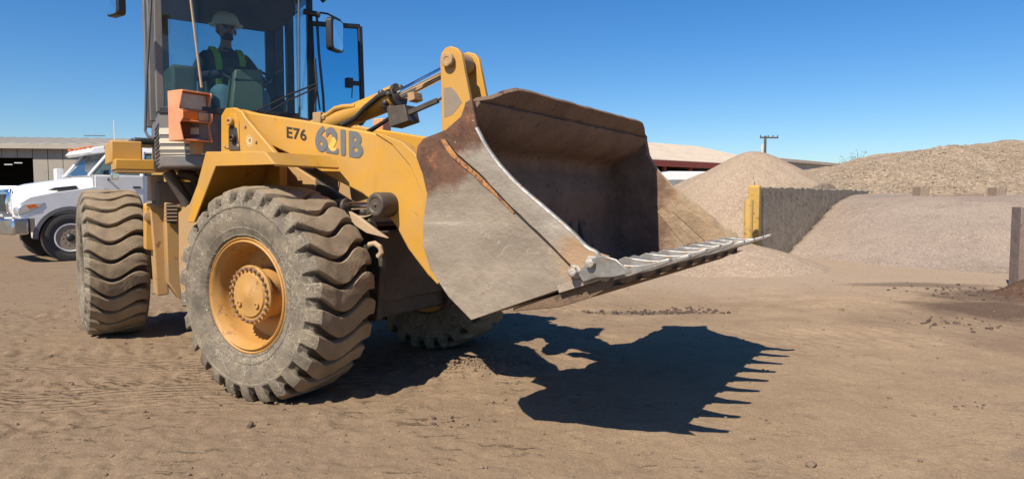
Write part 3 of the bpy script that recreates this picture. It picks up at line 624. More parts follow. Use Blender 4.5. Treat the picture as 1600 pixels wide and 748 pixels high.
# corner bolts
for px, py in ((925, 410), (898, 424)):
    q = onto(MF, px, py, 'y', -YB-.03); m = MB(); m.lathe([(.0, .036), (-.010, .036), (-.012, .026), (-.040, .025), (-.044, .018)], 'y', 6, (q.x, -YB-.024, q.z)); m.build('corner_bolt', BSHINY, bk, MF, .003)
q = Fxz([(905, 425), (930, 402), (945, 398), (966, 404), (990, 425), (962, 432), (935, 433), (915, 440)], -YB-.012); m = MB(); m.prism(q, 'y', -YB-.040, -YB-.026); m.build('corner_plate', TOOTH, bk, MF, .004)
# soil left in the bucket
def rocks(name, pts, mat, parent=None, M=I4, label=None):
    m = MB()
    ico = [(0, 0, 1), (.89, 0, .45), (.28, .85, .45), (-.72, .53, .45), (-.72, -.53, .45), (.28, -.85, .45), (.72, .53, -.45), (-.28, .85, -.45), (-.89, 0, -.45), (-.28, -.85, -.45), (.72, -.53, -.45), (0, 0, -1)]
    fc = [(0, 1, 2), (0, 2, 3), (0, 3, 4), (0, 4, 5), (0, 5, 1), (1, 6, 2), (2, 7, 3), (3, 8, 4), (4, 9, 5), (5, 10, 1), (2, 6, 7), (3, 7, 8), (4, 8, 9), (5, 9, 10), (1, 10, 6), (6, 11, 7), (7, 11, 8), (8, 11, 9), (9, 11, 10), (10, 11, 6)]
    for (x, y, z, r) in pts:
        sx, sy, sz = r*random.uniform(.7, 1.3), r*random.uniform(.7, 1.3), r*random.uniform(.5, .9); a = random.random()*6.28
        vs = []
        for v in ico:
            j = random.uniform(.75, 1.2); X, Y = v[0]*sx*j, v[1]*sy*j; vs.append((x+X*math.cos(a)-Y*math.sin(a), y+X*math.sin(a)+Y*math.cos(a), z+v[2]*sz*j))
        m.add(vs, fc)
    o = m.build(name, mat, parent, M, smooth=0); o['kind'] = 'stuff'; return o
pts = []
for k in range(700):
    u = abs(random.gauss(0, .22)); y = YI-.02-abs(random.gauss(0, .34)) if random.random() < .75 else random.uniform(-YI, YI); x = random.uniform(1.95, 2.57)
    z = .745+(x-1.86)*(fz-.745)/(fx-1.86)+.02; pts.append((x, max(-YI+.02, y), z+random.uniform(0, .05)*math.exp(-((YI-y)/.3)), random.uniform(.006, .024)))
rocks('leftover_soil', pts, CLOD, bk, MF)

# ---- lettering on the arm
def text(body, px0, px1, py0, py1, y, mat, name, shear=0, bold=.0, spacing=1.0):
    cu = bpy.data.curves.new(name, 'FONT'); cu.body = body; cu.size = 1; cu.offset = bold; cu.shear = shear; cu.extrude = .002; cu.space_character = spacing
    tmp = bpy.data.objects.new('tmp', cu); me = bpy.data.meshes.new_from_object(tmp); bpy.data.objects.remove(tmp)
    v = np.array([p.co[:] for p in me.vertices]); lo, hi = v.min(0), v.max(0)
    a = onto(MF, px0, (py0[0]+py1[0])/2, 'y', y); b = onto(MF, px1, (py0[1]+py1[1])/2, 'y', y)
    h0 = onto(MF, px0, py0[0], 'y', y).z-onto(MF, px0, py1[0], 'y', y).z; h1 = onto(MF, px1, py0[1], 'y', y).z-onto(MF, px1, py1[1], 'y', y).z
    h = (h0+h1)/2
    for i, p in enumerate(me.vertices):
        s = (v[i, 0]-lo[0])/(hi[0]-lo[0]); t = (v[i, 1]-lo[1])/(hi[1]-lo[1])-.5
        x = a.x+(b.x-a.x)*s; z = a.z+(b.z-a.z)*s+t*h; p.co = (x, y-.0005-(.001 if v[i, 2] > 0 else 0), z)
    me.materials.clear(); me.materials.append(mat); o = bpy.data.objects.new(name, me); put(o, arm, MF); return o
lt = NT('worn_lettering'); wp_ = onto(MF, 521, 226, 'y', -.55); pp = lt.xyz()
wd = lt.math('ADD', lt.math('POWER', lt.math('DIVIDE', lt.math('SUBTRACT', pp[0], wp_.x), .042), 2.), lt.math('POWER', lt.math('DIVIDE', lt.math('SUBTRACT', pp[2], wp_.z), .050), 2.))
wd = lt.math('ADD', wd, lt.math('MULTIPLY', lt.math('SUBTRACT', lt.noise(34, 4, .7), .5), 1.5))
cut = lt.math('MAXIMUM', lt.ramp(wd, .9, 1.05, 1, 0), lt.ramp(lt.noise(40, 5, .6), .70, .72))
lt.fin(lt.mix(cut, (.13, .135, .14), (.74, .42, .09)), .5); LET = lt.m
for k_, (dx_, dz_) in enumerate(((0, 0), (.009, 0), (-.009, 0), (0, .006), (0, -.006), (.006, .005), (-.006, -.005))):
    o_ = text('621B', 494, 566, (195, 209), (236, 246), -.5515, LET, 'model_number', 0, .02, .95)
    if k_ == 0: base_ = o_
    for v_ in o_.data.vertices: v_.co.x += dx_; v_.co.z += dz_; v_.co.y -= k_*.00025
    if k_: b0_ = len(base_.data.vertices); bm = bmesh.new(); bm.from_mesh(base_.data); bm.from_mesh(o_.data); bm.to_mesh(base_.data); bm.free(); bpy.data.objects.remove(o_)
text('E76', 448, 479, (197, 203), (216, 220), -.5515, plain('stencil_black', (.03, .025, .02), .6), 'fleet_number', 0, .02, 1.05)

# ---- headlight housing
q0 = onto(MF, 286, 180, 'x', -1.0); q1 = onto(MF, 329, 180, 'x', -1.0); zt = onto(MF, 300, 142, 'x', -1.0).z; zb = onto(MF, 300, 220, 'x', -1.0).z
ya, yb = q0.y, q1.y; dep = .17
m = MB()
hp = [(-1.0-dep, zb), (-1.0-dep, zt+.0), (-1.0, zt), (-.985, zt-.01), (-1.03, zt-.13), (-1.03, zt-.145), (-.985, zt-.16), (-.985, zt-.215), (-1.03, zt-.25), (-.99, zb)]
m.prism([(x, z) for x, z in hp], 'y', ya-.012, ya)
m.prism([(x, z) for x, z in hp], 'y', yb, yb+.012)
m.box(-1.0-dep, -1.0-dep+.01, ya, yb, zb, zt); m.box(-1.0-dep, -.995, ya, yb, zt-.012, zt); m.box(-1.0-dep, -1.0, ya, yb, zb, zb+.012)
m.box(-1.10, -1.02, ya, yb, zt-.150, zt-.140); m.box(-1.10, -1.0, ya, yb, zt-.232, zt-.222)
hl = m.build('headlight_housing', ORANGE, LD, MF, .005)
m = MB(); m.box(-1.06, -1.035, ya+.006, yb-.006, zt-.138, zt-.016); m.build('headlight_lens', CLEAR, hl, MF, .006)
m = MB(); m.box(-1.06, -1.012, ya+.004, (ya+yb)/2+.02, zt-.220, zt-.152); m.build('indicator_lens', AMBER, hl, MF, .005)
m = MB(); m.box(-1.06, -1.014, (ya+yb)/2+.022, yb-.004, zt-.220, zt-.152); m.build('marker_lens', CLEAR, hl, MF, .005)
m = MB(); m.box(-1.165, -1.12, ya+.006, yb-.006, zb+.014, zt-.235); m.build('empty_socket', plain('red_brown_socket', (.16, .05, .025), .7), hl, MF)
m = MB(); m.box(-1.14, -1.05, yb+.01, yb+.05, 1.5, zt-.08); m.box(-1.14, -1.05, yb-.1, yb+.05, 1.70, zb+.0); m.build('headlight_bracket', YELD, LD, MF, .006)

# ---- rear frame
m = MB()
m.prism([(1.35, .50), (1.40, 1.15), (1.15, 1.35), (-.9, 1.40), (-.9, .62), (.5, .50)], 'y', -.30, .42)
m.box(1.30, 1.60, -.18, .18, .5, .62); m.box(1.30, 1.60, -.18, .18, 1.02, 1.14)
m.build('rear_frame', YELD, LD, MR, .015)
m = MB(); m.box(-.16, .16, -.70, .70, .56, .86); m.lathe([(-.7, .17), (-.5, .23), (.5, .23), (.7, .17)], 'y', 20, (0, 0, .715)); m.build('axle', DARKD, LD, MR, .02)
m = MB(); m.prism([(.45, 1.35), (.45, 2.02), (-1.2, 1.95), (-1.35, 1.35)], 'y', -.38, .45); hood = m.build('engine_hood', YEL, LD, MR, .03)
m = MB(); m.box(-.40, -.25, -.1, .05, 2.0, 2.5); m.build('exhaust', DARK, hood, MR, .02)
m = MB(); m.box(-1.6, -1.35, -.45, .45, .7, 1.3); m.build('counterweight', YEL, LD, MR, .04)
# battery box + step at the right side of the platform
P = lambda a, b, ax, v: onto(MR, a, b, ax, v)
a_, b2 = P(173, 219, 'x', 1.30), P(223, 250, 'x', 1.30)
m = MB(); m.box(.75, 1.30, a_.y, b2.y, b2.z-.03, a_.z); bb = m.build('fuel_box', YEL, LD, MR, .012)
a_, b2 = P(180, 248, 'x', 1.50), P(242, 266, 'x', 1.50)
m = MB(); m.box(1.15, 1.50, a_.y, b2.y, b2.z, a_.z); bx = m.build('step_box', YEL, LD, MR, .008)
m = MB()
for k in range(11): x = 1.16+k*.032; m.box(x, x+.016, a_.y+.01, b2.y, b2.z-.022, b2.z+.003)
m.build('serrated_tread', YELD, bx, MR)
m = MB(); q = P(206, 215, 'x', 1.0); m.box(.55, 1.05, q.y, q.y+.22, q.z-.06, q.z+.0); m.box(.6, 1.0, q.y+.22, q.y+.36, q.z-.06, q.z+.03); m.build('air_intake', BLK, LD, MR, .02)
m = MB(); q = P(179, 217, 'x', 1.1); m.tube([(1.1, q.y, q.z-.05), (1.1, q.y, q.z+.16)], .0035, 6); m.build('whip_aerial', WHITEP, LD, MR)
# frame pieces between the wheels
def panel_R(px, x0, x1, mat, nm, bev=.01):
    pts = [P(a, b, 'x', x0) for a, b in px]; m = MB(); m.prism([(p.y, p.z) for p in pts], 'x', min(x0, x1), max(x0, x1)); return m.build(nm, mat, LD, MR, bev)
pn = panel_R([(227, 322), (241, 322), (241, 392), (228, 390)], 1.25, 1.10, YEL, 'side_tank')
q = P(232.5, 338, 'x', 1.25); m = MB(); m.lathe([(-.01, .045), (.02, .045), (.024, .03)], 'x', 20, (1.25, q.y, q.z)); m.build('filler_cap', YELD, pn, MR, .003)
panel_R([(234, 318), (258, 316), (264, 460), (246, 462), (241, 392)], 1.32, 1.1, YELD, 'frame_plate')
panel_R([(258, 316), (284, 320), (284, 470), (262, 440)], 1.46, 1.2, YELD, 'frame_plate')
panel_R([(235, 273), (256, 273), (258, 314), (235, 314)], 1.30, 1.1, TAN, 'hydraulic_tank')
pm = panel_R([(260, 318), (277, 318), (275, 350), (261, 348)], 1.50, 1.47, DARK, 'grille_plate', .003)
m = MB()
for k in range(5): q = P(268, 322+k*5.5, 'x', 1.51); m.box(1.502, 1.508, q.y-.05, q.y+.045, q.z-.006, q.z+.006)
m.build('grille_slat', TAN, pm, MR)
m = MB(); m.tube([P(a, b, 'x', 1.55) for a, b in ((262, 268), (276, 290), (290, 312), (292, 322))], .05, 12); m.tube([P(a, b, 'x', 1.5) for a, b in ((278, 272), (298, 274), (306, 280))], .045, 10)
m.tube([P(a, b, 'x', 1.45) for a, b in ((300, 268), (306, 290), (312, 312))], .03, 10); m.build('steering_hoses', DARK, LD, MR)
m = MB(); m.box(1.05, 1.4, -.7, .7, 1.28, 1.50); m.build('cross_member', DARKD, LD, MR, .02)

# ---- cab
ZF, ZS, ZT = 1.60, 2.05, 3.42
RC = [(.60, -.62), (2.00, -.752), (2.20, -.50), (2.20, .285), (2.00, .475), (.60, .60)]
m = MB(); m.prism(RC, 'z', ZF, ZF+.10); cb = m.build('cab', GREY, LD, MR, .015); m = MB(); m.prism([(x, y) for x, y in RC], 'z', ZT, ZT+.16); m.build('cab_roof', GREY, cb, MR, .015)
m = MB(); m.prism([(x*.985+.02, y*.97) for x, y in RC], 'z', ZT-.34, ZT-.003); m.build('headliner', plain('dark_liner', (.03, .026, .024), .8, 0, .004), cb, MR)
# lower panels
def wall(i, j, z0, z1, mat, nm, t=.03, inset=0., tilt=0., a0=0, a1=1, out=0., parent=None):
    A_ = Vector((*RC[i], 0)); B_ = Vector((*RC[j], 0)); dr = (B_-A_); n_ = Vector((dr.y, -dr.x, 0)).normalized(); P0 = A_+dr*a0; P1 = A_+dr*a1
    m = MB(); vs = []
    for z in (z0, z1):
        for p in (P0, P1):
            for o_ in (out, out-t): vs.append(p+n_*(o_-inset)+Vector((0, 0, z)))
    m.add(vs, [(0, 2, 3, 1), (4, 5, 7, 6), (0, 4, 6, 2), (1, 3, 7, 5), (0, 1, 5, 4), (2, 6, 7, 3)])
    return m.build(nm, mat, parent or cb, MR, .003)
for i, j in ((0, 1), (1, 2), (2, 3), (3, 4), (4, 5)): wall(i, j, ZF+.003, ZS-.003, GREY, 'lower_panel', out=-.003)
# cream stripes on the corner panels
for k, (za, zb_) in enumerate(((1.855, 1.905), (1.785, 1.825), (1.735, 1.76))):
    wall(1, 2, za, zb_, CREAM, 'stripe', .004, out=.002, a0=0, a1=.98); 
    wall(0, 1, za, zb_, CREAM, 'stripe', .004, out=.002, a0=.93, a1=1.)
wall(1, 2, 1.700, 1.709, CREAM, 'stripe', .004, out=.002)
wall(2, 3, 1.700, 1.709, CREAM, 'stripe', .004, out=.002, a1=.1)
for k in range(10): wall(0, 1, 1.63+k*.035, 1.645+k*.035, DARK, 'louvre', .006, out=.004, a0=.45, a1=.88)
# glazing
wall(1, 2, ZS, ZT-.003, GLASS, 'window_pane', .006, inset=.012)
wall(2, 3, ZS, ZT-.003, GLASS, 'windshield', .006, inset=.012)
wall(3, 4, ZS, ZT-.003, GLASS, 'window_pane', .006, inset=.012)
wall(0, 1, ZS, ZT-.003, GLASS, 'window_pane', .006, inset=.012, a0=.1)
wall(5, 0, 2.36, ZT-.34, GLASS, 'rear_window', .006, inset=.012, a0=.12, a1=.86)
wall(5, 0, ZF+.1, 2.355, BLK, 'rear_panel', .03, inset=.004)
wall(5, 0, 2.36, ZT-.33, BLK, 'rear_post', .05, a0=.0, a1=.115); wall(5, 0, 2.36, ZT-.33, BLK, 'rear_post', .05, a0=.865, a1=1.)
def post(x, y, r, mat, nm, zt=ZT, dx=0, dy=0, z0=ZS-.02):
    m = MB(); m.box(-r, r, -r, r, 0, 1); vs = []
    for v in m.v: t = v[2]; vs.append((x+v[0]+dx*t, y+v[1]+dy*t, z0+(zt-z0)*t))
    m.v = vs; return m.build(nm, mat, cb, MR, .006)
post(1.985, -.742, .028, GREY, 'cab_post'); post(.62, -.615, .05, GREY, 'cab_post'); post(1.985, .462, .024, BLK, 'cab_post'); post(.62, .59, .05, BLK, 'cab_post'); post(1.25, -.685, .03, GREY, 'cab_post')
post(1.20, .53, .035, BLK, 'cab_post')
# thin joint strips between the flat panes
def strip(pa, pb, xo, r, mat, nm):
    a_ = P(*pa, 'x', xo); b_ = P(*pb, 'x', xo); d_ = (b_-a_); a_ = a_-d_*.5; m = MB(); m.tube([a_, b_], r, 6); return m.build(nm, mat, cb, MR)
strip((298, 0), (315, 137), 2.206, .010, TAN, 'pane_joint'); strip((467, 0), (468, 192), 2.206, .009, PIPE, 'pane_joint')
m = MB(); m.tube([P(236, 0, 'x', 1.62)+Vector((0, 0, .4)), P(236, 0, 'x', 1.62), P(229, 120, 'x', 1.62), P(227, 205, 'x', 1.62), P(231, 213, 'x', 1.68), P(242, 216, 'x', 1.80)], .011, 8); m.build('handrail', PIPE, cb, MR)
m = MB(); m.prism([(RC[1][0]-.02, RC[1][1]-.004), (RC[1][0]+.01, RC[1][1]-.004), (RC[2][0]+.01, RC[2][1]), (RC[2][0]-.02, RC[2][1])], 'z', ZS-.03, ZS+.02); m.box(2.18, 2.215, -.50, .285, ZS-.03, ZS+.02); m.build('window_seal', BLK, cb, MR, .004)
# wipers
m = MB(); m.tube([P(495, 131, 'x', 2.25), P(452, 148, 'x', 2.25), P(400, 174, 'x', 2.25)], .008, 6); m.tube([P(497, 136, 'x', 2.27), P(455, 155, 'x', 2.27), P(412, 178, 'x', 2.27)], .007, 6); m.tube([P(492, 92, 'x', 2.24), P(495, 131, 'x', 2.25), P(491, 190, 'x', 2.24)], .010, 6)
m.build('wiper', BLK, cb, MR)
# mirrors
m = MB(); e0 = P(474, 18, 'x', 2.05); m.tube([e0, P(492, 22, 'x', 2.08), P(500, 24, 'x', 2.1)], .025, 8); m.tube([P(500, 20, 'x', 2.1), P(512, 22, 'x', 2.1), P(532, 32, 'x', 2.12)], .009, 8)
m.tube([P(495, 26, 'x', 2.08), P(498, 80, 'x', 2.08), P(505, 150, 'x', 2.06), P(507, 190, 'x', 2.05)], .012, 8); m.tube([P(487, 60, 'x', 2.0), P(494, 130, 'x', 2.04), P(500, 172, 'x', 2.05)], .008, 8)
m.build('mirror_arm', BLK, cb, MR)
def mirror(px0, px1, py0, py1, x, nm, yaw):
    a_ = P(px0, py0, 'x', x); b_ = P(px1, py1, 'x', x); cx = (a_+b_)/2; w_ = abs(b_.y-a_.y)/2; h_ = abs(a_.z-b_.z)/2
    Mm = MR @ Matrix.Translation(cx) @ Matrix.Rotation(yaw, 4, 'Z')
    def rr(w, h, r): 
        o = []
        for cx_, cy_, a0 in ((w-r, h-r, 0), (-w+r, h-r, 90), (-w+r, -h+r, 180), (w-r, -h+r, 270)):
            for k in range(5): t = R(a0+k*22.5); o.append((cx_+r*math.cos(t), cy_+r*math.sin(t)))
        return o
    m = MB(); m.prism(rr(w_, h_, w_*.35), 'x', -.05, .012); o = m.build(nm, BLK, cb, Mm, .01)
    m = MB(); m.prism(rr(w_*.8, h_*.88, w_*.3), 'x', .013, .016); m.build('mirror_glass', MIRR, o, Mm)
mirror(508, 544, 27, 83, 2.12, 'side_mirror', R(38))
mirror(155, 199, -14, 28, 2.12, 'side_mirror', R(-70))
m = MB(); m.tube([P(176, -5, 'x', 2.05), P(205, -20, 'x', 2.05), P(240, -24, 'x', 2.0)], .012, 8); m.build('mirror_arm', BLK, cb, MR)
m = MB(); m.tube([P(500, -6, 'x', 2.05), P(507, 3, 'x', 2.05)], .022, 8); m.build('work_light', BLK, cb, MR)
# open left door
dx = 1.62; D = [P(a, b, 'x', dx) for a, b in ((485, 37), (562, 42), (567, 192), (492, 214))]
def fr(pts, r): 
    m = MB()
    for a_, b_ in zip(pts, pts[1:]+pts[:1]): m.tube([a_, b_], r, 4)
    return m
m = fr(D, .03); dr_ = m.build('door', BLK, cb, MR, .006)
m = MB(); m.prism([(p.y, p.z) for p in D], 'x', dx-.003, dx+.003); m.build('door_pane', GLASSB, dr_, MR)
m = MB(); q = P(545, 129, 'x', dx+.03); m.box(dx, dx+.07, q.y-.03, q.y+.03, q.z-.05, q.z+.04); m.box(dx+.0, dx+.04, q.y+.0, q.y+.11, q.z-.02, q.z+.02); m.tube([(dx+.04, q.y+.03, q.z-.05), (dx+.05, q.y+.02, q.z-.15)], .006, 6); m.build('door_handle', BLK, dr_, MR, .004)
# interior
m = MB(); c0, c1 = P(367, 108, 'x', 1.86), P(410, 108, 'x', 1.86); b0, b1 = P(361, 172, 'x', 1.90), P(414, 172, 'x', 1.90)
rg = [[(1.62, b0.y, b0.z-.3), (1.90, b0.y, b0.z-.3), (1.90, b1.y, b1.z-.3), (1.62, b1.y, b1.z-.3)], [(1.62, b0.y, b0.z), (1.90, b0.y, b0.z), (1.90, b1.y, b1.z), (1.62, b1.y, b1.z)], [(1.66, c0.y, c0.z-.02), (1.86, c0.y, c0.z), (1.86, c1.y, c1.z), (1.66, c1.y, c1.z-.02)]]
m.loft(rg); con = m.build('console', GREYG, cb, MR, .015)
m = MB(); q0 = P(366, 122, 'x', 1.875); q1 = P(410, 131, 'x', 1.875); m.box(1.86, 1.872, q0.y+.005, q1.y-.005, q1.z, q0.z); m.build('console_vent', BLK, con, MR, .002)
swc = P(386, 118, 'x', 1.60); MS = MR @ Matrix.Translation(swc) @ Matrix.Rotation(R(28), 4, 'Y')
m = MB(); m.tube([(.20*math.cos(t), .20*math.sin(t), 0) for t in np.linspace(0, 2*math.pi, 33)], .013, 8, False)
for a in (30, 150, 270): m.tube([(0, 0, -.02), (.2*math.cos(R(a)), .2*math.sin(R(a)), 0)], .010, 6)
m.tube([(0, 0, -.35), (0, 0, 0)], .025, 10); m.build('steering_wheel', BLK, cb, MS)
m = MB(); m.box(.95, 1.42, -.30, .18, 2.0, 2.13); m.prism([(.92, 2.10), (1.05, 2.10), (.97, 2.66), (.86, 2.66)], 'y', -.26, .14); m.box(.95, 1.3, -.25, .15, 1.7, 2.0); m.build('seat', plain('seat_fabric', (.03, .04, .05), .85), cb, MR, .03)
m = MB(); m.box(1.05, 1.75, -.62, -.42, 1.7, 2.46); m.build('side_console', plain('dark_green_trim', (.07, .085, .055), .7), cb, MR, .03)
m = MB(); m.tube([P(414, 122, 'x', 1.7), P(430, 112, 'x', 1.7)], .010, 6); m.tube([P(428, 113, 'x', 1.7), P(440, 106, 'x', 1.7)], .020, 8); m.build('lever', BLK, cb, MR)
m = MB(); m.ball((1.35, .36, 2.22), .12, 8, (1.2, .7, 1)); m.build('left_armrest', BLK, cb, MR)

# =================================================================== PEOPLE
SKIN = plain('skin', (.30, .16, .10), .55); HAIR = plain('dark_hair', (.015, .012, .01), .7)
def skinned(name, J, E, mat, parent, M, sub=1, root=0):
    me = bpy.data.meshes.new(name); me.from_pydata([j[:3] for j in J], E, []); me.materials.append(mat)
    o = bpy.data.objects.new(name, me); put(o, parent, M)
    md = o.modifiers.new('skin', 'SKIN'); md.use_smooth_shade = True; md.branch_smoothing = .4
    for i, j in enumerate(J):
        r = j[3]; me.skin_vertices[0].data[i].radius = (r if isinstance(r, tuple) else (r, r)); me.skin_vertices[0].data[i].use_root = (i == root)
    s = o.modifiers.new('sub', 'SUBSURF'); s.levels = sub; s.render_levels = sub; return o
def chain(J, E, pts, start=None):
    p = start
    for q in pts:
        J.append(q); i = len(J)-1
        if p is not None: E.append((p, i))
        p = i
    return p
def operator(M, label, vest, hat, sc=1., detail=True):
    """seated figure, local x forward, origin at the hips"""
    root = empty('person', M, label, 'person')
    J = []; E = []
    t = chain(J, E, [(0, 0, 0, .13), (.0, 0, .12, .12), (.02, 0, .26, .13), (.03, 0, .40, .135), (.035, 0, .50, .07), (.045, 0, .555, .052), (.065, 0, .60, .055), (.075, 0, .66, .082), (.07, 0, .73, .088), (.06, 0, .775, .06)])
    hands = {}
    for s, el, hd in ((-1, (.16, -.30, .20), (.355, -.10, .235)), (1, (.15, .30, .20), (.36, .19, .16))):
        sh = chain(J, E, [(.02, s*.175, .435, .062)], 3)
        w_ = chain(J, E, [(.06, s*.235, .33, .052), (*el, .044), ((el[0]+hd[0])/2, (el[1]+hd[1])/2, (el[2]+hd[2])/2, .036), (*hd, .024)], sh)
        pm_ = chain(J, E, [(hd[0]+.04, hd[1]+s*-.012, hd[2]+.012, (.018, .034))], w_); hands[s] = pm_
        for k in range(4):
            o_ = (k-1.5)*.019; b = (hd[0]+.075, hd[1]-s*.015+o_, hd[2]+.020-abs(k-1.3)*.002); L_ = (.032, .037, .034, .027)[k]
            chain(J, E, [(*b, .0095), (b[0]+L_*.8, b[1], b[2]-.006, .009), (b[0]+L_*.9, b[1], b[2]-.03, .0085), (b[0]+L_*.4, b[1], b[2]-.045, .008)], pm_)
        chain(J, E, [(hd[0]+.035, hd[1]-s*.042, hd[2]+.0, .011), (hd[0]+.062, hd[1]-s*.05, hd[2]-.018, .010), (hd[0]+.08, hd[1]-s*.042, hd[2]-.030, .009)], w_)
    for s in (-1, 1): chain(J, E, [(.05, s*.10, -.01, .09), (.24, s*.14, .03, .085), (.45, s*.17, .05, .068), (.47, s*.17, -.15, .058), (.45, s*.17, -.38, .045), (.53, s*.18, -.42, .040), (.60, s*.18, -.43, .03)], 0)
    body = skinned('body', J, E, SKIN, root, M)
    # face
    m = MB(); m.loft([[(.150, -.012, .672), (.150, .012, .672), (.135, .016, .66), (.135, -.016, .66)], [(.176, -.013, .655), (.176, .013, .655), (.15, .018, .645), (.15, -.018, .645)], [(.150, -.010, .70), (.150, .010, .70), (.14, .012, .70), (.14, -.012, .70)]]); m.v = [(a-.004, b, c) for a, b, c in m.v]
    for s in (-1, 1): m.ball((.065, s*.086, .668), .026, 5, (.7, .35, 1.2))
    m.build('face', SKIN, root, M)
    m = MB(); 
    for s in (-1, 1): m.ball((.140, s*.032, .692), .021, 6, (.5, 1, .7))
    m.box(.150, .156, -.06, .06, .700, .706); m.build('glasses', BLK, root, M)
    m = MB(); m.ball((.118, 0, .612), .046, 8, (.7, .95, .75)); m.ball((.095, 0, .60), .05, 6, (.8, 1.15, .5)); m.build('beard', HAIR, root, M)
    m = MB(); m.ball((.04, 0, .69), .086, 8, (.85, 1.0, .9)); m.build('hair', HAIR, root, M)
    if hat:
        m = MB(); rg = []
        for (z, r) in ((.715, .142), (.722, .146), (.728, .118), (.76, .116), (.80, .104), (.832, .078), (.848, .045), (.853, .015)):
            rg.append([(.055+r*math.cos(a)*1.12+(.03 if z < .725 and math.cos(a) > 0 else 0)*math.cos(a), r*math.sin(a), z-(.012*math.cos(a) if z < .73 else 0)) for a in np.linspace(0, 2*math.pi, 33)[:-1]])
        m.loft(rg); m.build('hard_hat', plain('hard_hat_white', (.62, .64, .62), .4), root, M)
    # shirt
    SH = plain('dark_shirt' if hat else 'green_shirt', (.02, .022, .028) if hat else (.2, .4, .05), .9, 0, .004)
    J = []; E = []; chain(J, E, [(0, 0, .0, .145), (.0, 0, .12, .135), (.02, 0, .26, .146), (.03, 0, .40, .148), (.036, 0, .49, .085), (.04, 0, .53, .065)])
    for s, el, hd in ((-1, (.16, -.30, .20), (.335, -.12, .235)), (1, (.15, .30, .20), (.345, .20, .165))):
        chain(J, E, [(.02, s*.18, .437, .072), (.06, s*.24, .33, .062), (*el, .054), ((el[0]+hd[0])/2, (el[1]+hd[1])/2, (el[2]+hd[2])/2, .046), (*hd, .036)], 3)
    skinned('shirt', J, E, SH, root, M, 2)
    JN = plain('blue_jeans', (.13, .22, .27), .9, 0, .006); J = []; E = []; chain(J, E, [(0, 0, -.02, .14), (0, 0, .08, .135)])
    for s in (-1, 1): chain(J, E, [(.06, s*.10, -.01, .10), (.24, s*.14, .04, .10), (.45, s*.17, .06, .083), (.47, s*.17, -.15, .072), (.46, s*.17, -.36, .062)], 0)
    skinned('jeans', J, E, JN, root, M, 2)
    if vest:
        vm = MB(); LI = plain('lime_vest', (.28, .55, .03), .7)
        for s in (-1, 1):
            pts = [(.15, s*.11, -.02), (.166, s*.105, .12), (.178, s*.105, .28), (.165, s*.11, .40), (.11, s*.115, .475), (.03, s*.12, .52), (-.05, s*.12, .48), (-.11, s*.12, .38), (-.12, s*.11, .1)]
            w_ = .028
            vm.loft([[(x, y-w_, z), (x, y+w_, z), (x-.008, y+w_, z-.006), (x-.008, y-w_, z-.006)] for x, y, z in pts])
        vm.build('hi_vis_stripe', LI, root, M)
        vm = MB(); K = 20; rg = []
        for z, rx, ry, cx in ((.02, .158, .165, .0), (.14, .155, .162, .005), (.28, .165, .172, .015), (.40, .160, .178, .02)):
            rg.append([(cx+rx*math.cos(a), ry*math.sin(a), z) for a in np.linspace(0, 2*math.pi, K+1)[:-1]])
        vm.loft(rg, True, False); vm.build('vest', plain('dark_vest', (.03, .05, .035), .85), root, M)
    return root
hip = P(358, 150, 'x', 1.18)
operator(MR @ Matrix.Translation((1.13, -.06, 2.235)) @ Matrix.Rotation(R(6), 4, 'Z'), 'loader operator in white hard hat and lime striped vest, seated at the steering wheel', True, True)

# =================================================================== TRUCK
TR = empty('dump_truck', MT, 'white conventional cab truck with chrome grille parked behind the loader', 'truck')
TW = worn('truck_trim', (.05, .05, .052), .3, 0, .5)
def T(px, py, y=1.1): p = onto(MT, px, py, 'y', y); return (p.x, p.z)
def tpart(nm, mb, mat, par=TR, bev=.015, **k): return mb.build(nm, mat, par, MT, bev, **k)
# hood as a lofted shell
m = MB(); rg = []
for (x, hw, zt, zb, sh) in ((.92, .55, 1.47, .95, .16), (.86, .62, 1.56, .95, .18), (.60, .70, 1.66, .95, .19), (.1, .80, 1.75, .98, .20), (-.45, .93, 1.84, 1.0, .2)):
    rg.append([(x, -hw, zb), (x, -hw, zt-sh), (x, -hw*.88, zt-sh*.35), (x, -hw*.6, zt-.02), (x, 0, zt), (x, hw*.6, zt-.02), (x, hw*.88, zt-sh*.35), (x, hw, zt-sh), (x, hw, zb)])
m.loft(rg); hd_ = tpart('hood', m, WHITEP, bev=.01, smooth=50)
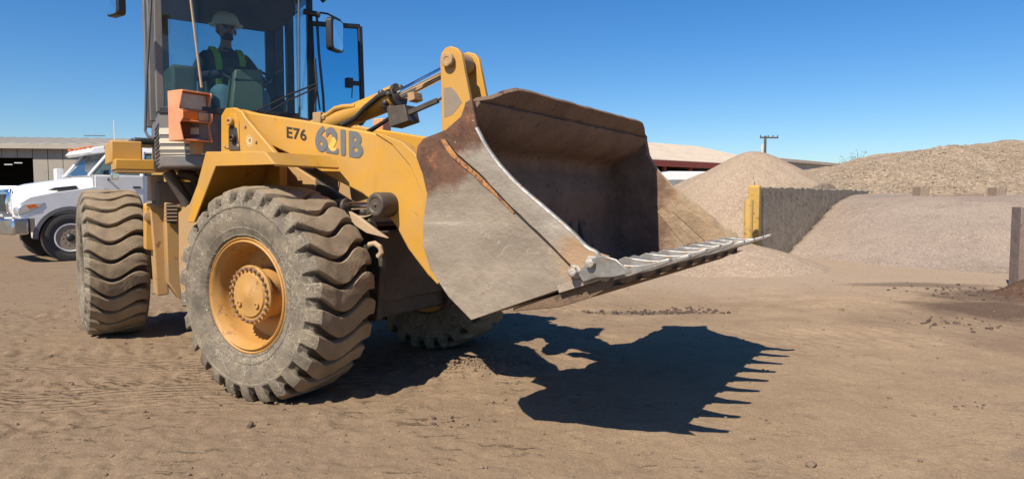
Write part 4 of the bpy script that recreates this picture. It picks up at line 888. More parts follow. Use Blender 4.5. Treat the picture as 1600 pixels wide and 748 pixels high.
# front wings over the wheels
def wing(s):
    arch = [(.62*math.cos(math.pi*k/16), .50+.62*math.sin(math.pi*k/16)) for k in range(17)]
    out = [(.90, .93), (.93, 1.10), (.88, 1.26), (.70, 1.38), (.30, 1.47), (-.10, 1.53), (-.46, 1.60), (-.70, 1.60), (-.70, .50)]
    m = MB(); m.prism(arch[::-1]+[(.64, .93)]+out, 'y', min(s*.60, s*1.10), max(s*.60, s*1.10)); w_ = tpart('wing', m, WHITEP, bev=.045, seg=3, smooth=50)
    rg = []
    for k in range(17):
        a = math.pi*k/16; c_, s_ = math.cos(a), math.sin(a)
        rg.append([(.60*c_, s*1.04, .50+.60*s_), (.60*c_, s*1.125, .50+.60*s_), (.69*c_, s*1.125, .50+.68*s_), (.70*c_, s*1.09, .50+.69*s_)])
    m = MB(); m.loft(rg); m.build('wheel_arch_lip', plain('grey_plastic', (.16, .16, .165), .6), w_, MT, .004)
    m = MB(); m.box(-.6, .6, s*.45-.02, s*.45+.02, .55, 1.4); m.build('inner_liner', BLK, w_, MT)
    m = MB(); m.prism([(.86, 1.0), (.94, 1.0), (.95, 1.14), (.84, 1.25), (.42, 1.27), (.56, 1.14)], 'y', min(s*.72, s*1.115), max(s*.72, s*1.115)); h_ = m.build('headlamp', plain('truck_lamp_lens', (.55, .58, .60), .1, .5), w_, MT, .03)
    m = MB(); m.prism([(.58, 1.17), (.74, 1.13), (.80, 1.20), (.64, 1.24)], 'y', min(s*1.11, s*1.121), max(s*1.11, s*1.121)); m.build('turn_signal', AMBER, h_, MT, .004)
wing(1); wing(-1)
m = MB(); m.prism([(.90, .98), (1.02, 1.02), (1.03, 1.30), (.98, 1.52), (.90, 1.56)], 'y', -.50, .50); gr = tpart('grille', m, CHROME, bev=.04)
m = MB()
for k in range(11): y = -.40+k*.08; m.box(1.0, 1.036, y-.02, y+.02, 1.06, 1.44)
gs = m.build('grille_bar', plain('dark_grille', (.06, .065, .07), .4, .4), gr, MT)
m = MB(); m.prism([(1.04, -1.20), (1.20, -.9), (1.22, 0), (1.20, .9), (1.04, 1.20), (.78, 1.22), (.78, 1.12), (1.0, 1.0), (1.08, .8), (1.10, 0), (1.08, -.8), (1.0, -1.0), (.78, -1.12), (.78, -1.22)], 'z', .60, .93); bm_ = tpart('bumper', m, plain('bumper_chrome', (.62, .62, .63), .22, 1), bev=.03)
m = MB(); m.box(1.205, 1.226, .35, .75, .66, .80); m.build('fog_lamp_recess', BLK, bm_, MT, .004)
# cab body with openings left for glass
zr = 2.42
m = MB()
m.prism([(-.45, 1.0), (-.45, 1.86), (-.42, 1.87), (-2.05, 1.87), (-2.05, .75), (-.75, .75)], 'y', -1.08, 1.08); cabo = tpart('cab_body', m, WHITEP, bev=.03)
A_ = [(-.38, 1.86), (-.80, zr-.02)]
m = MB(); rg = [[(-.68, y*.97, zr), (-.74, y, zr-.05), (-2.05, y, zr-.05), (-2.03, y*.97, zr+.07), (-1.0, y*.94, zr+.12), (-.62, y*.9, zr+.05)] for y in (-1.06, 1.06)]
m.loft(rg); rf = tpart('roof', m, WHITEP, bev=.04, seg=3)
m = MB(); rg = [[(-.74, y, zr-.06), (-.50, y*.98, zr-.10), (-.43, y*.96, zr-.05), (-.52, y*.95, zr+.05), (-.74, y*.97, zr+.10)] for y in (-1.03, -.5, 0, .5, 1.03)]; m.loft(rg); m.build('sun_visor', WHITEP, rf, MT, .02, seg=3)
for y in (-.8, -.35, 0, .35, .8): m = MB(); m.ball((-.50, y, zr+.07), .035, 6, (1.6, 1, .7)); m.build('marker_lamp', AMBER, rf, MT)
for s in (-1, 1):
    for a_, b_, r_ in (((-.40, s*1.03, 1.85), (-.84, s*1.02, zr-.02), .035), ((-1.48, s*1.05, 1.85), (-1.52, s*1.03, zr), .05), ((-1.98, s*1.03, 1.85), (-2.0, s*1.02, zr), .07)):
        m = MB(); m.tube([a_, b_], r_, 8); m.build('cab_post', WHITEP, rf, MT)
m = MB(); m.prism([(-.40, 1.86), (-.86, zr-.04), (-.87, zr-.05), (-.41, 1.85)], 'y', -1.0, 1.0); m.build('windshield', WSG, cabo, MT)
for s in (-1, 1):
    m = MB(); m.prism([(-.48, 1.87), (-.88, zr-.05), (-1.46, zr-.05), (-1.46, 1.87)], 'y', s*1.04-.004, s*1.04+.004); m.build('side_window', GLASST, cabo, MT)
    m = MB(); m.prism([(-1.56, 1.90), (-1.58, zr-.08), (-1.92, zr-.08), (-1.92, 1.90)], 'y', s*1.045-.004, s*1.045+.004); m.build('side_window', GLASST, cabo, MT)
    m = MB(); m.prism([(-.50, .85), (-.50, 1.85), (-1.48, 1.85), (-1.48, .85)], 'y', s*1.09-.008, s*1.09+.008); d2 = m.build('door', WHITEP, cabo, MT, .01)
    m = MB(); m.box(-1.42, -1.26, s*1.11-.012, s*1.11+.012, 1.58, 1.62); m.build('door_handle', BLK, d2, MT, .004)
m = MB(); m.box(-2.06, -2.0, -1.0, 1.0, 1.87, zr); m.box(-1.45, -1.2, -.8, .8, 1.2, 1.95); m.build('cab_interior', BLK, cabo, MT, .02)
m = MB(); m.prism([(.34, 1.52), (.22, 1.58), (-.18, 1.63), (-.22, 1.56), (.2, 1.52)], 'y', .80, .925); m.build('hood_vent', BLK, hd_, MT, .01)
m = MB(); m.box(.15, .20, .98, 1.03, 1.22, 1.40); m.build('marker_lamp', AMBER, hd_, MT, .01)
q = onto(MT, 178, 274, 'y', 1.35); m = MB(); m.box(-.08, .08, -.09, .09, -.10, .13, Matrix.Translation(q)); mr_ = tpart('mirror', m, CHROME, bev=.03)
m = MB(); m.tube([(q.x, 1.28, q.z), (q.x+.05, 1.08, q.z-.1)], .02, 8); m.build('mirror_bracket', BLK, mr_, MT)
q = onto(MT, 92, 278, 'y', -1.3); m = MB(); m.box(-.08, .08, -.13, .13, -.10, .22, Matrix.Translation(q)); m.tube([q, (q.x-.3, -1.05, q.z-.1)], .02, 8); tpart('mirror', m, WHITEP, bev=.03)
m = MB(); m.box(-9.0, .75, -.45, -.35, .62, .88); m.box(-9.0, .75, .35, .45, .62, .88); m.box(-.1, .1, -1.0, 1.0, .42, .56); m.box(-.9, .4, -.35, .35, .55, 1.0); tpart('chassis', m, DARKD)
m = MB(); m.prism([(-2.3, 1.05), (-2.3, 2.0), (-6.2, 2.0), (-6.9, 1.05)], 'y', -1.12, 1.12); tk = tpart('dump_body', m, plain('body_grey', (.36, .37, .39), .5), bev=.03)
m = MB()
for k in range(8): m.box(-2.4-k*.5, -2.48-k*.5, 1.121, 1.17, 1.08, 1.98)
m.build('body_rib', plain('rib_grey', (.30, .31, .33), .5), tk, MT, .01)
m = MB(); m.box(-2.9, -2.25, .75, 1.1, .45, .95); tpart('fuel_tank', m, WHITEP, bev=.06, seg=3)
TTY = MB().lathe([(-.10, .30), (-.13, .36), (-.145, .43), (-.13, .50), (-.09, .518), (.09, .518), (.13, .50), (.14, .42), (.12, .3)], 'y', 40).build('tyre', [RUBT], mesh_only=True)
TTD = MB().lathe([(-.105, .505), (-.085, .524), (-.06, .524), (-.056, .512), (-.05, .524), (-.01, .525), (-.006, .512), (.0, .525), (.05, .524), (.056, .512), (.06, .524), (.085, .524), (.105, .505)], 'y', 40).build('tyre_tread', [RUBD], mesh_only=True)
TRM = MB(); TRM.lathe([(-.05, .05), (-.06, .10), (-.092, .12), (-.082, .15), (-.078, .23), (-.095, .27), (-.125, .285), (-.125, .30), (-.11, .31), (.1, .30), (.1, .05)], 'y', 40)
TRM = TRM.build('wheel', [plain('alloy_wheel', (.72, .72, .72), .4, .1)], mesh_only=True)
THB = MB().lathe([(0, .11), (-.08, .10), (-.13, .075), (-.15, .04)], 'y', 20).build('hub', [BLK], mesh_only=True)
TNT = MB().lathe([(0, .035), (-.004, .035), (-.005, .0)], 'y', 12).build('hand_hole', [BLK], mesh_only=True)
TNU = MB().lathe([(0, .017), (-.03, .015)], 'y', 6).build('wheel_nut', [CHROME], mesh_only=True)
def twheel(x, y, steer=0):
    M = MT @ Matrix.Translation((x, y, .505)) @ Matrix.Rotation(steer+(0 if y < 0 else math.pi), 4, 'Z')
    w_ = inst(TRM, 'wheel', TR, M); inst(TTY, 'tyre', w_, M); inst(TTD, 'tyre_tread', w_, M)
    if y > 0 and x > -1:
        inst(THB, 'hub', w_, M)
        for k in range(10):
            a = k*math.pi/5; inst(TNU, 'wheel_nut', w_, M @ Matrix.Translation((.155*math.cos(a), -.082, .155*math.sin(a))))
            a += .3; inst(TNT, 'hand_hole', w_, M @ Matrix.Translation((.205*math.cos(a), -.079, .205*math.sin(a))))
twheel(0, 1.0, R(-3)); twheel(0, -1.0, R(-3))
for x in (-4.6, -5.9): twheel(x, .95); twheel(x, -.95)
operator(MT @ Matrix.Translation((-1.22, .52, 1.47)), 'truck driver in a lime high-visibility shirt behind the side window of the white truck', False, False)

# =================================================================== SAND AND GRAVEL
def sandmat(name, c1, c2, dark, spot, sc=1., bmp=.03, coarse=18):
    a = NT(name)
    c = a.mix(a.ramp(a.noise(.5*sc, 8, .6), .35, .65), c1, c2)
    c = a.mix(a.math('MULTIPLY', a.ramp(a.noise(1.4*sc, 10, .7, scale=(1, 1, .45)), .5, .7), .5), c, dark)
    v = a.n('ShaderNodeTexVoronoi'); v.inputs['Scale'].default_value = coarse; a.l(a.co(), v.inputs['Vector'])
    bw = a.n('ShaderNodeRGBToBW'); a.l(v.outputs['Color'], bw.inputs[0]); c = a.mix(a.ramp(bw.outputs[0], .45, .95, .0, .8), c, spot); c = a.mix(a.ramp(bw.outputs[0], .0, .35, .55, .0), c, dark)
    c = a.mix(a.math('MULTIPLY', a.ramp(a.noise(coarse*1.7, 4, .7), .58, .70), .6), c, tuple(x*.5 for x in dark))
    n1 = a.bump(a.noise(3.*sc, 10, .72), bmp*2, .7); a.bump(v.outputs['Distance'], bmp*.7, .9, n1)
    return a.fin(c, .95, 0, .1)
SAND = sandmat('fine_sand', (.28, .21, .15), (.335, .255, .185), (.215, .16, .115), (.42, .33, .245), 1, .008, 26)
GRAV = sandmat('crushed_gravel', (.25, .195, .155), (.30, .24, .19), (.165, .125, .097), (.37, .30, .245), 1, .016, 32)
ROCKY = sandmat('coarse_rubble', (.27, .205, .145), (.34, .26, .185), (.175, .13, .09), (.44, .35, .265), 1.4, .06, 11)
GREYP = sandmat('grey_gravel', (.13, .13, .13), (.18, .18, .18), (.10, .10, .10), (.22, .22, .22))
def grd(x0, x1, y0, y1, st):
    return np.meshgrid(np.arange(x0, x1+st, st), np.arange(y0, y1+st, st))
def smin(a, b, k): h = np.clip(.5+.5*(b-a)/k, 0, 1); return b*(1-h)+a*h-k*h*(1-h)
def pile(name, x0, x1, y0, y1, st, fn, mat, label, cat='gravel pile', floor=-.12):
    X, Y = grd(x0, x1, y0, y1, st); Z = fn(X, Y); Z = np.maximum(Z, floor); o = grid_obj(name, X, Y, Z, mat); tag(o, label, cat); return o
def at(px, d): r = ray(px, 309); return px and ((px-800)/FPX*d)
def cone(cx, cy, h, s, rnd=.25): 
    def f(X, Y):
        r = np.hypot(X-cx, Y-cy); return h-s*(np.sqrt(r*r+rnd*rnd)-rnd)
    return f
# bin wall line
WN = Vector((5.08, 14.2, 0)); WD = Vector((math.sin(R(40)), math.cos(R(40)), 0)); WP = Vector((WD.y, -WD.x, 0))
def A_fn(X, Y):
    c1 = cone(7.05, 20.2, 2.70, .60, .5)(X, Y); c2 = cone(8.3, 22.0, 1.9, .42, .6)(X, Y); c3 = cone(6.2, 22., 2.2, .55)(X, Y)
    z = -smin(-c1, -smin(c2, c2, .1), .3); z = np.maximum(z, c3)
    ang = np.arctan2(Y-20.2, X-7.05); z = z+.07*fbm(X*.8, Y*.8, 4)+.05*vn(ang*9, np.hypot(X-7, Y-20)*.5)*np.clip(2.7-z, 0, 1)
    v = (X-WN.x)*WP.x+(Y-WN.y)*WP.y; u = (X-WN.x)*WD.x+(Y-WN.y)*WD.y
    return np.where((v > -.30) & (u > -.4) & (u < 9), np.minimum(z, -.5), z)
pile('sand_pile', .5, 16, 13.5, 30, .09, A_fn, SAND, 'tall pale sand cone behind the dark bin wall with the yellow end', 'sand pile')
def A2_fn(X, Y): return cone(4.35, 13.3, .50, .36, .5)(X, Y)+.03*fbm(X*1.6, Y*1.6, 4)
pile('sand_heap', 1.8, 9.5, 10.0, 15.6, .05, A2_fn, SAND, 'low spilled sand heap at the foot of the yellow bollard', 'sand heap')
def B_fn(X, Y):
    u = (X-WN.x)*WD.x+(Y-WN.y)*WD.y; v = (X-WN.x)*WP.x+(Y-WN.y)*WP.y
    base = 12.3-.08*(X-6); s1 = (Y-base)*.33*np.clip((Y-base)/2.2, .35, 1); s2 = (u-1.6+.35*v)*.31+.02
    z = smin(s1, s2, .25); cap = 1.42+.03*fbm(X*.4, Y*.4, 3)+np.clip(Y-19.5, 0, 20)*.02; z = smin(z, cap+0*z, .35)
    z = z+.045*fbm(X*.9, Y*.9, 4)+.012*fbm(X*6, Y*6, 2)
    return np.where(v < -.02, -.5, z)
pile('gravel_pile', 5.0, 30, 11.0, 27.5, .09, B_fn, GRAV, 'wide sloping bank of fine pinkish grey gravel right of the dark bin wall')
def C_fn(X, Y):
    d = Y-20.2-.12*(X-12); ridge = np.clip(d*.42, -.5, 9)
    px = 800+FPX*X/np.maximum(Y, 5)
    cap = np.interp(X, [9.5, 11.5, 13.2, 15.0, 16.8, 18, 20, 24, 34], [1.15, 1.95, 2.62, 2.80, 3.30, 3.50, 3.62, 3.9, 4.2])
    z = smin(ridge+1.15, cap+0*ridge, .5); z = z+.30*fbm(X*.5, Y*.5, 3, .5)+.10*fbm(X*1.1, Y*1.1, 4, .6)+.025*fbm(X*4, Y*4, 3, .6)
    left = (X-10.6-.02*(Y-22))*.62+1.5; z = smin(z, left, .3); back = (36-Y)*.7; return np.minimum(z, back)
pile('rubble_mound', 8.2, 38, 19.6, 38, .11, C_fn, ROCKY, 'rough tan rubble mound on the right skyline behind the gravel bank', 'rubble mound')
def G_fn(X, Y): return cone(6.2, 26, 2.05, .28, 1.6)(X, Y)+.03*fbm(X, Y, 3)
pile('dark_gravel_pile', .0, 13, 20, 34, .2, G_fn, GREYP, 'small dark grey gravel pile just left of the tall sand cone')
def D_fn(X, Y): return .34*np.exp(-((X-7.25)/.60)**2-((Y-9.35)/.45)**2)+.06*fbm(X*2.2, Y*2.2, 5, .6)-.05
MUL = sandmat('dark_soil', (.085, .050, .035), (.13, .075, .05), (.05, .03, .02), (.16, .10, .07), 2, .03, 30)
pile('soil_heap', 5.3, 9.5, 7.6, 11, .04, D_fn, MUL, 'low heap of dark brown soil at the foot of the steel post', 'soil heap', -.1)
# loose stones on the rubble
pts = []
for k in range(5200):
    X = random.uniform(10, 26); Y = random.uniform(20.5, 27.5); z = float(C_fn(np.array(X), np.array(Y)))
    if z > 1.2: pts.append((X, Y, z+.01, random.choice((.02, .025, .03, .045, .06))*random.uniform(.6, 1.2)))
for k in range(1500):
    X = random.uniform(5.5, 20); Y = 12.15-.08*(X-6)+abs(random.gauss(0, .5)); z = float(B_fn(np.array(X), np.array(Y))); pts.append((X, Y, max(z, 0)+.004, .012+.03*random.random()**3))
rk = rocks('loose_rubble', pts, plain('rubble_stone', (.30, .235, .165), .9, 0, .01)); 
# ground crumbs
def gz(x, y): return float(gheight(np.array(x), np.array(y)))
pts = []
for k in range(2600):
    y = 2.2+9*random.random()**1.4; x = random.uniform(-1, 1)*y*.85; r = .003+.010*random.random()**4*1.4
    if random.random() < .006: r *= 2.
    pts.append((x, y, gz(x, y)+r*.2, r))
rocks('loose_dirt', pts, plain('dirt_crumb', (.19, .135, .09), .95, 0, .003))
pts = []
for k in range(420): x = random.gauss(-.25, .17); y = random.gauss(5.35, .13); r = random.uniform(.003, .016); pts.append((x, y, gz(x, y)+r*.35, r))
rocks('churned_soil', pts, GM)
pts = []
for (cx, cy, sx, sy, n, r0) in ((1.62, 8.0, .62, .10, 260, .02), (2.1, 8.3, .4, .25, 60, .02), (6.8, 9.5, 1.1, .7, 300, .02), (-.5, 2.55, .05, .03, 14, .014), (-1.9, 4.95, .09, .06, 30, .012), (-.35, 4.0, .2, .1, 20, .012), (4.6, 7.1, .5, .4, 60, .018), (2.9, 4.3, .1, .06, 12, .014)):
    for k in range(n):
        x = random.gauss(cx, sx*.6); y = random.gauss(cy, sy*.6); r = r0*(.18+1.2*random.random()**2.2); pts.append((x, y, gz(x, y)+r*.35, r))
rocks('dark_debris', pts, plain('asphalt_crumb', (.085, .06, .048), .9, 0, .004))

# =================================================================== BIN WALL, BOLLARD, POSTS
def conc():
    a = NT('stained_concrete'); c = a.mix(a.ramp(a.noise(3, 10, .75), .35, .65), (.30, .25, .185), (.46, .385, .29))
    p = a.xyz(); dk = a.ramp(p[2], .7, 1.45); c = a.mix(a.math('MULTIPLY', dk, .25), c, (.20, .18, .15))
    c = a.mix(a.ramp(a.noise(4, 8, .7), .55, .7), c, (.09, .075, .06))
    c = a.mix(a.ramp(a.noise(26, 8, .8), .53, .60), c, (.50, .42, .32)); c = a.mix(a.ramp(a.noise(19, 8, .8), .56, .62), c, (.05, .04, .03))  # light speckle paints grazing sun catching the rough grains
    n1 = a.bump(a.noise(5, 10, .7), .06, .9); a.bump(a.noise(30, 8, .8), .02, 1., n1); return a.fin(c, .95, 0, .1)
CONC = conc(); CONC2 = plain('brown_concrete', (.27, .20, .15), .9, 0, .02)
MW = Matrix.Translation(WN) @ Matrix.Rotation(math.atan2(WD.y, WD.x), 4, 'Z')      # local x along the wall, y to its left
BW = empty('bin_wall', MW, 'dark stained concrete divider wall with a yellow painted end, half buried in gravel', 'wall')
rs = random.Random(4)
x = .16
for k in range(13):
    w_ = .72+rs.uniform(-.04, .04); n = 6; out = [(x, -.3), (x, 1.575+rs.uniform(-.02, .0))]
    for i in range(1, n): out.append((x+w_*i/n, 1.585+rs.uniform(-.02, .02)))
    out += [(x+w_, 1.575+rs.uniform(-.02, .0)), (x+w_, -.3)]
    m = MB(); m.prism(out, 'y', .02+rs.uniform(-.001, .001), .22); m.build('concrete_panel', CONC, BW, MW, .003); x += w_+.002
m = MB(); m.prism([(0, -.2), (0, 1.60), (.04, 1.625), (.12, 1.61), (.155, 1.47), (.155, -.2)], 'y', .0, .235); m.build('painted_end', YELP, BW, MW, .025)
m = MB(); m.box(.03, .09, .12, .18, 1.60, 1.70); m.tube([(.06, .15, 1.74), (.06, .15, 1.86)], .012, 6); m.build('pipe_stub', TAN, BW, MW, .01)
cx = at(1169.5, 13.7); m = MB(); m.lathe([(-.2, .088), (1.30, .088), (1.33, .078), (1.335, .0)], 'z', 28); bl = m.build('bollard', YELP, None, Matrix.Translation((cx, 13.7, 0)), .004); tag(bl, 'yellow round steel bollard standing in front of the bin wall end', 'bollard')
# blocks standing on the crest of the gravel bank
def block(px, d, w_, h_, ztop, label):
    m = MB(); m.prism([(-w_/2, -.5), (-w_/2, 0), (-w_/6, 0), (-w_/6, -.05), (w_/5, -.05), (w_/5, .015), (w_/2, .015), (w_/2, -.5)], 'y', -.2, .2)
    o = m.build('concrete_block', CONC2, None, Matrix.Translation((at(px, d), d, ztop)), .02); tag(o, label, 'concrete block')
block(1437.5, 18.6, .24, .3, 1.358+18*18.6/FPX, 'small brown notched concrete block on the gravel bank, nearer the bin wall')
block(1556, 18.6, .26, .3, 1.358+17*18.6/FPX, 'small brown notched concrete block on the gravel bank, nearer the steel post')
m = MB()
for k in range(9): m.box(k*.62, k*.62+.58, -.15, .15, -.3, rs.uniform(-.03, .03))
cw = m.build('buried_wall', CONC2, None, Matrix.Translation((at(1460, 18.9), 18.9, 1.46)), .02); tag(cw, 'top edge of a mostly buried concrete wall in the gravel bank', 'wall')
# H-section steel post at the right edge
PX = at(1601, 10.2); m = MB(); m.box(-.115, -.095, -.13, .13, -.2, 1.225); m.box(-.094, .20, -.012, .012, -.2, 1.215); m.box(.201, .221, -.13, .13, -.2, 1.225)
sp_ = m.build('steel_post', dirty_steel('rusty_grey_post', (.16, .12, .10), (.24, .19, .16), (.12, .07, .05)), None, Matrix.Translation((PX, 10.2, 0)) @ Matrix.Rotation(R(-10), 4, 'Z'), .003); tag(sp_, 'brown steel beam post at the right edge, set in dark soil', 'post')

# =================================================================== BUILDINGS
def ribmat(name, c, per, ax=0, dirt=.25, dc=(.3, .25, .18)):
    a = NT(name); col = a.mix(a.ramp(a.noise(.6, 8, .6), .3, .7), c, tuple(x*.82 for x in c)); col = a.mix(a.math('MULTIPLY', a.ramp(a.noise(1.2, 8, .7, scale=(1, 1, .3)), .5, .7), dirt), col, dc); return a.fin(col, .6, 0, .3)
WALLM = ribmat('beige_siding', (.34, .31, .26), 1); ROOFM = ribmat('weathered_roof', (.42, .38, .32), 1); ROOF2 = ribmat('cream_roof', (.62, .52, .40), 1); WALL2 = ribmat('pale_siding', (.42, .40, .36), 1)
INT = plain('dark_interior', (.012, .012, .014), .9); REDM = plain('dark_red_fascia', (.22, .045, .035), .7)
def building(name, p0, p1, depth, ze, zrdg, label, wall, roof, openings, pitch_w=.9, fascia=None, back=True):
    """gable building: front wall from p0 to p1 (world XY), ridge set back"""
    p0 = Vector((*p0, 0)); p1 = Vector((*p1, 0)); L_ = (p1-p0).length; a = math.atan2(p1.y-p0.y, p1.x-p0.x); M = frame(p0.x, p0.y, a); o = empty(name, M, label, 'building')
    x = 0; n = int(L_/pitch_w); w_ = L_/n; cuts = openings
    wm = {}
    for k in range(n):
        xa, xb = k*w_, (k+1)*w_-.04; zs = [(0, ze)]
        for (ox0, ox1, oz0, oz1) in cuts:
            if xb > ox0 and xa < ox1:
                zs = [(0, oz0), (oz1, ze)] if oz0 > .05 else [(oz1, ze)]
        for z0, z1 in zs:
            if z1-z0 < .05: continue
            m = MB(); m.prism([(xa, 0), (xa, .10), (xa+.10, .10), (xa+.14, .05), (xb, .05), (xb, 0)], 'z', z0, z1); m.build('wall_panel', wall, o, M)
    rl = math.hypot(depth/2+.4, zrdg-ze)
    for k in range(n):
        xa, xb = k*w_, (k+1)*w_-.03; m = MB()
        for (ya, za, yb_, zb_) in ((-.4, ze-.02, depth/2, zrdg), (depth/2, zrdg, depth+.4, ze-.02)):
            m.add([(xa, ya, za), (xb, ya, za), (xb, yb_, zb_), (xa, yb_, zb_), (xa, ya, za+.12), (xb, ya, za+.12), (xb, yb_, zb_+.12), (xa, yb_, zb_+.12)], [(0, 1, 2, 3), (4, 7, 6, 5), (0, 4, 5, 1), (2, 6, 7, 3), (0, 3, 7, 4), (1, 5, 6, 2)])
            m.add([(xa, ya, za+.12), (xa+.10, ya, za+.12), (xa+.10, yb_, zb_+.12), (xa, yb_, zb_+.12), (xa, ya, za+.145), (xa+.10, ya, za+.145), (xa+.10, yb_, zb_+.145), (xa, yb_, zb_+.145)], [(4, 7, 6, 5), (0, 4, 5, 1), (0, 3, 7, 4), (1, 5, 6, 2)])
        m.build('roof_sheet', roof, o, M)
    m = MB(); m.box(0, L_, depth-.1, depth, 0, ze); m.prism([(0, 0), (depth, 0), (depth, ze), (depth/2, zrdg-.03), (0, ze-.03)], 'x', 0, .1); m.prism([(0, 0), (depth, 0), (depth, ze), (depth/2, zrdg-.03), (0, ze-.03)], 'x', L_-.1, L_)
    m.build('back_wall', wall, o, M); m = MB(); m.box(.12, L_-.12, depth*.5, depth*.5+.1, 0, ze-.05); m.build('inner_partition', INT, o, M)
    m = MB(); m.box(-.1, L_+.1, -.46, -.38, ze-.22 if not fascia else ze-.42, ze+.06); m.build('eave_fascia', fascia or roof, o, M)
    return o, M
def W(px, d): return ((px-800)/FPX*d, d)
# left warehouse
b1, MB1 = building('warehouse', W(-420, 43), W(330, 47), 24, 4.78, 6.15, 'long beige metal warehouse with a big dark doorway on the left', WALLM, ROOFM, [(0.0, 17.4, 0, 3.98)])
for px, py in ((13, 257), (28.5, 254.5)):
    q = onto(MB1, px, py, 'y', 6); m = MB(); m.box(q.x-.25, q.x+.25, 5.95, 6.05, q.z-.03, q.z+.03); em = bpy.data.materials.get('strip_lamp')
    if em is None:
        em = NT('strip_lamp'); em.b.inputs['Emission Color'].default_value = (1, 1, 1, 1); em.b.inputs['Emission Strength'].default_value = .5; em = em.m
    m.build('strip_light', em, b1, MB1)
# roof aerial
q = onto(MB1, 148, 214, 'y', 12); M_ = MB1 @ Matrix.Translation((q.x, 12, 0)); m = MB(); m.tube([(0, 0, 6.6), (0, 0, q.z+.25)], .04, 6); m.tube([(-.8, 0, q.z+.1), (.8, 0, q.z+.1)], .03, 6)
for k in range(5): m.tube([(-.7+k*.35, -.3, q.z+.1), (-.7+k*.35, .3, q.z+.1)], .02, 4)
ae = m.build('roof_aerial', PIPE, None, M_); tag(ae, 'small television aerial on the beige warehouse roof above the truck', 'aerial')
# red fascia shed behind the bucket
b2_, MB2 = building('open_shed', W(930, 50), W(1225, 66), 20, 1.358+62*50/FPX, 1.358+62*50/FPX+2.5, 'open fronted shed with cream metal roof and dark red fascia behind the bucket', WALL2, ROOF2, [(-1, 99, 0, 99)], 1.2, REDM)
m = MB(); L2 = (Vector(W(1225, 66))-Vector(W(930, 50))).length
for k in range(7): MB
for k in range(7): m = MB(); m.box(1+k*3.3, 1.25+k*3.3, -.1, .15, 0, 3.9); m.build('shed_post', REDM, b2_, MB2)
b3, MB3 = building('long_shed', W(1205, 70), W(1332, 86), 12, 5.3, 5.9, 'long pale metal shed with windows right of the sand cone', WALL2, ROOF2, [(3.6, 5.2, 1.0, 3.9), (7.0, 8.5, 1.0, 3.9), (10.6, 12.2, 1.0, 3.9), (14.2, 15.8, 1.0, 3.9)], .8)
# vehicles in and by the sheds
def van(px, d, z, s, yaw, label):
    M = frame(*W(px, d), yaw, z); o = empty('parked_van', M, label, 'van')
    m = MB(); m.prism([(-2.4, .4), (-2.4, 1.9), (-2.1, 2.05), (.9, 2.05), (1.6, 1.35), (2.4, 1.2), (2.5, .4)], 'y', -.95, .95); b_ = m.build('body', WHITEP, o, M, .08)
    m = MB(); m.prism([(.95, 1.98), (1.55, 1.38), (1.58, 1.42), (1.0, 2.02)], 'y', -.85, .85); m.build('windshield', GLASST, o, M)
    for sx in (-1.6, 1.6):
        for sy in (-.9, .9): m = MB(); m.lathe([(-.1, .34), (.1, .34)], 'y', 20, (sx, sy, .36)); m.build('wheel', RUBT, o, M)
van(1084, 44, .95, 1, R(10), 'white van parked under the red fascia shed'); van(1291, 70, .9, 1, R(20), 'distant white van in front of the long pale shed')
m = MB(); m.box(-6, 6, -.25, .25, 0, 1.55); m.box(-6, 6, -.35, .35, 0, .4)
jb = m.build('white_barrier', WHITEP, None, frame(*W(-60, 28), R(3), .3), .05); tag(jb, 'low white barrier wall just behind the truck hood at the left edge', 'barrier')
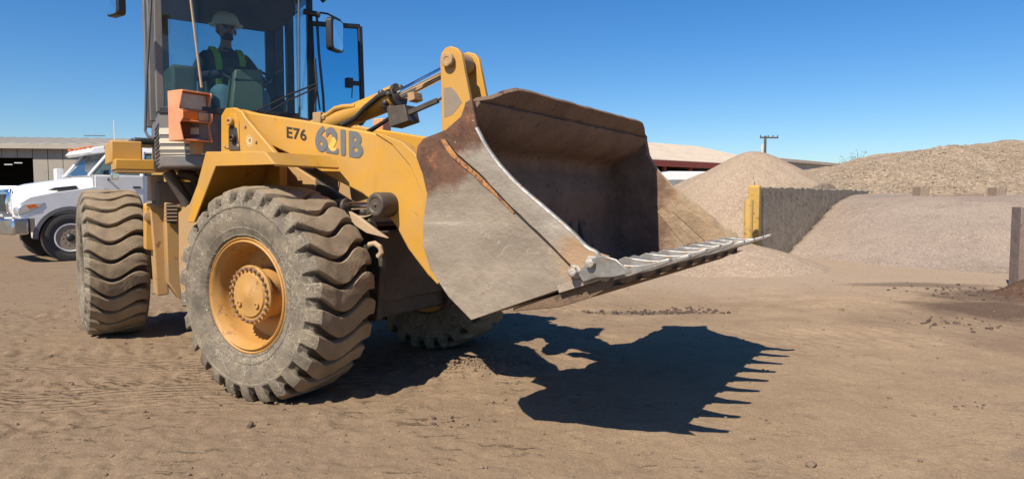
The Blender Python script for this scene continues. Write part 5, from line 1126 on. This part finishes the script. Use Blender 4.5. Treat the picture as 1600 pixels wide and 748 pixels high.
# utility pole
d = 70; X = at(1193, d); UP = empty('utility_pole', frame(X, d, R(5)), 'wooden utility pole with crossarm and transformer beyond the sand cone', 'utility pole')
WOOD = plain('pole_wood', (.09, .07, .055), .9)
m = MB(); m.tube([(0, 0, -.5), (0, 0, 7.6)], [.17, .12], 10); m.build('pole', WOOD, UP, WM['utility_pole']); m = MB(); m.box(-.55, 1.35, -.06, .06, 7.35, 7.5); ca = m.build('crossarm', WOOD, UP, WM['utility_pole'])
for x in (-.5, .3, .8, 1.3): m = MB(); m.tube([(x, 0, 7.5), (x, 0, 7.68)], .045, 6); m.build('insulator', BLK, ca, WM['utility_pole'])
m = MB(); m.lathe([(0, .18), (.8, .18), (.85, .1)], 'z', 12, (-.28, 0, 5.9)); m.build('transformer', plain('transformer_grey', (.5, .52, .53), .5), UP, WM['utility_pole'])
# scrubby bush behind the rubble
bx_, by_ = W(1336, 33); bz = 1.358+42*33/FPX; m = MB(); tk_ = MB()
rs = random.Random(9)
BU = empty('scrub_bush', Matrix.Translation((bx_, by_, 0)), 'small sparse green bush on the skyline where the rubble mound begins', 'bush')
for k in range(26):
    a = rs.uniform(0, 6.28); e = rs.uniform(.5, 1.3); L_ = rs.uniform(.5, 1.35); p1 = Vector((math.cos(a)*math.cos(e), math.sin(a)*math.cos(e), math.sin(e)))*L_; p0 = Vector((0, 0, bz-.3)); tk_.tube([p0, p0+p1*.5+Vector((0, 0, .05)), p0+p1], [.02, .012, .004], 4)
    for i in range(34):
        c = p0+p1*rs.uniform(.3, 1.05)+Vector((rs.gauss(0, .09), rs.gauss(0, .09), rs.gauss(0, .08))); s_ = rs.uniform(.02, .05); d1 = Vector((rs.gauss(0, 1), rs.gauss(0, 1), rs.gauss(0, 1))).normalized(); d2_ = d1.orthogonal().normalized()
        m.add([c-d1*s_, c+d2_*s_*.5, c+d1*s_, c-d2_*s_*.5], [(0, 1, 2, 3)])
tk_.tube([(0, 0, 0), (0, 0, bz-.25)], .05, 6)
tk_.build('stem', WOOD, BU, WM['scrub_bush']); m.build('foliage', plain('bush_leaf', (.09, .11, .05), .8), BU, WM['scrub_bush'], smooth=0)
# distant low land behind the yard
X, Y = np.meshgrid(np.linspace(-900, 900, 120), np.linspace(300, 420, 6)); Z = 2.5*np.exp(-((Y-360)/35)**2)*(1+.5*fbm(X*.01, Y*.01, 3))-.5
h_ = grid_obj('hills', X, Y, Z, plain('far_scrub', (.12, .11, .08), .95)); tag(h_, kind='structure')
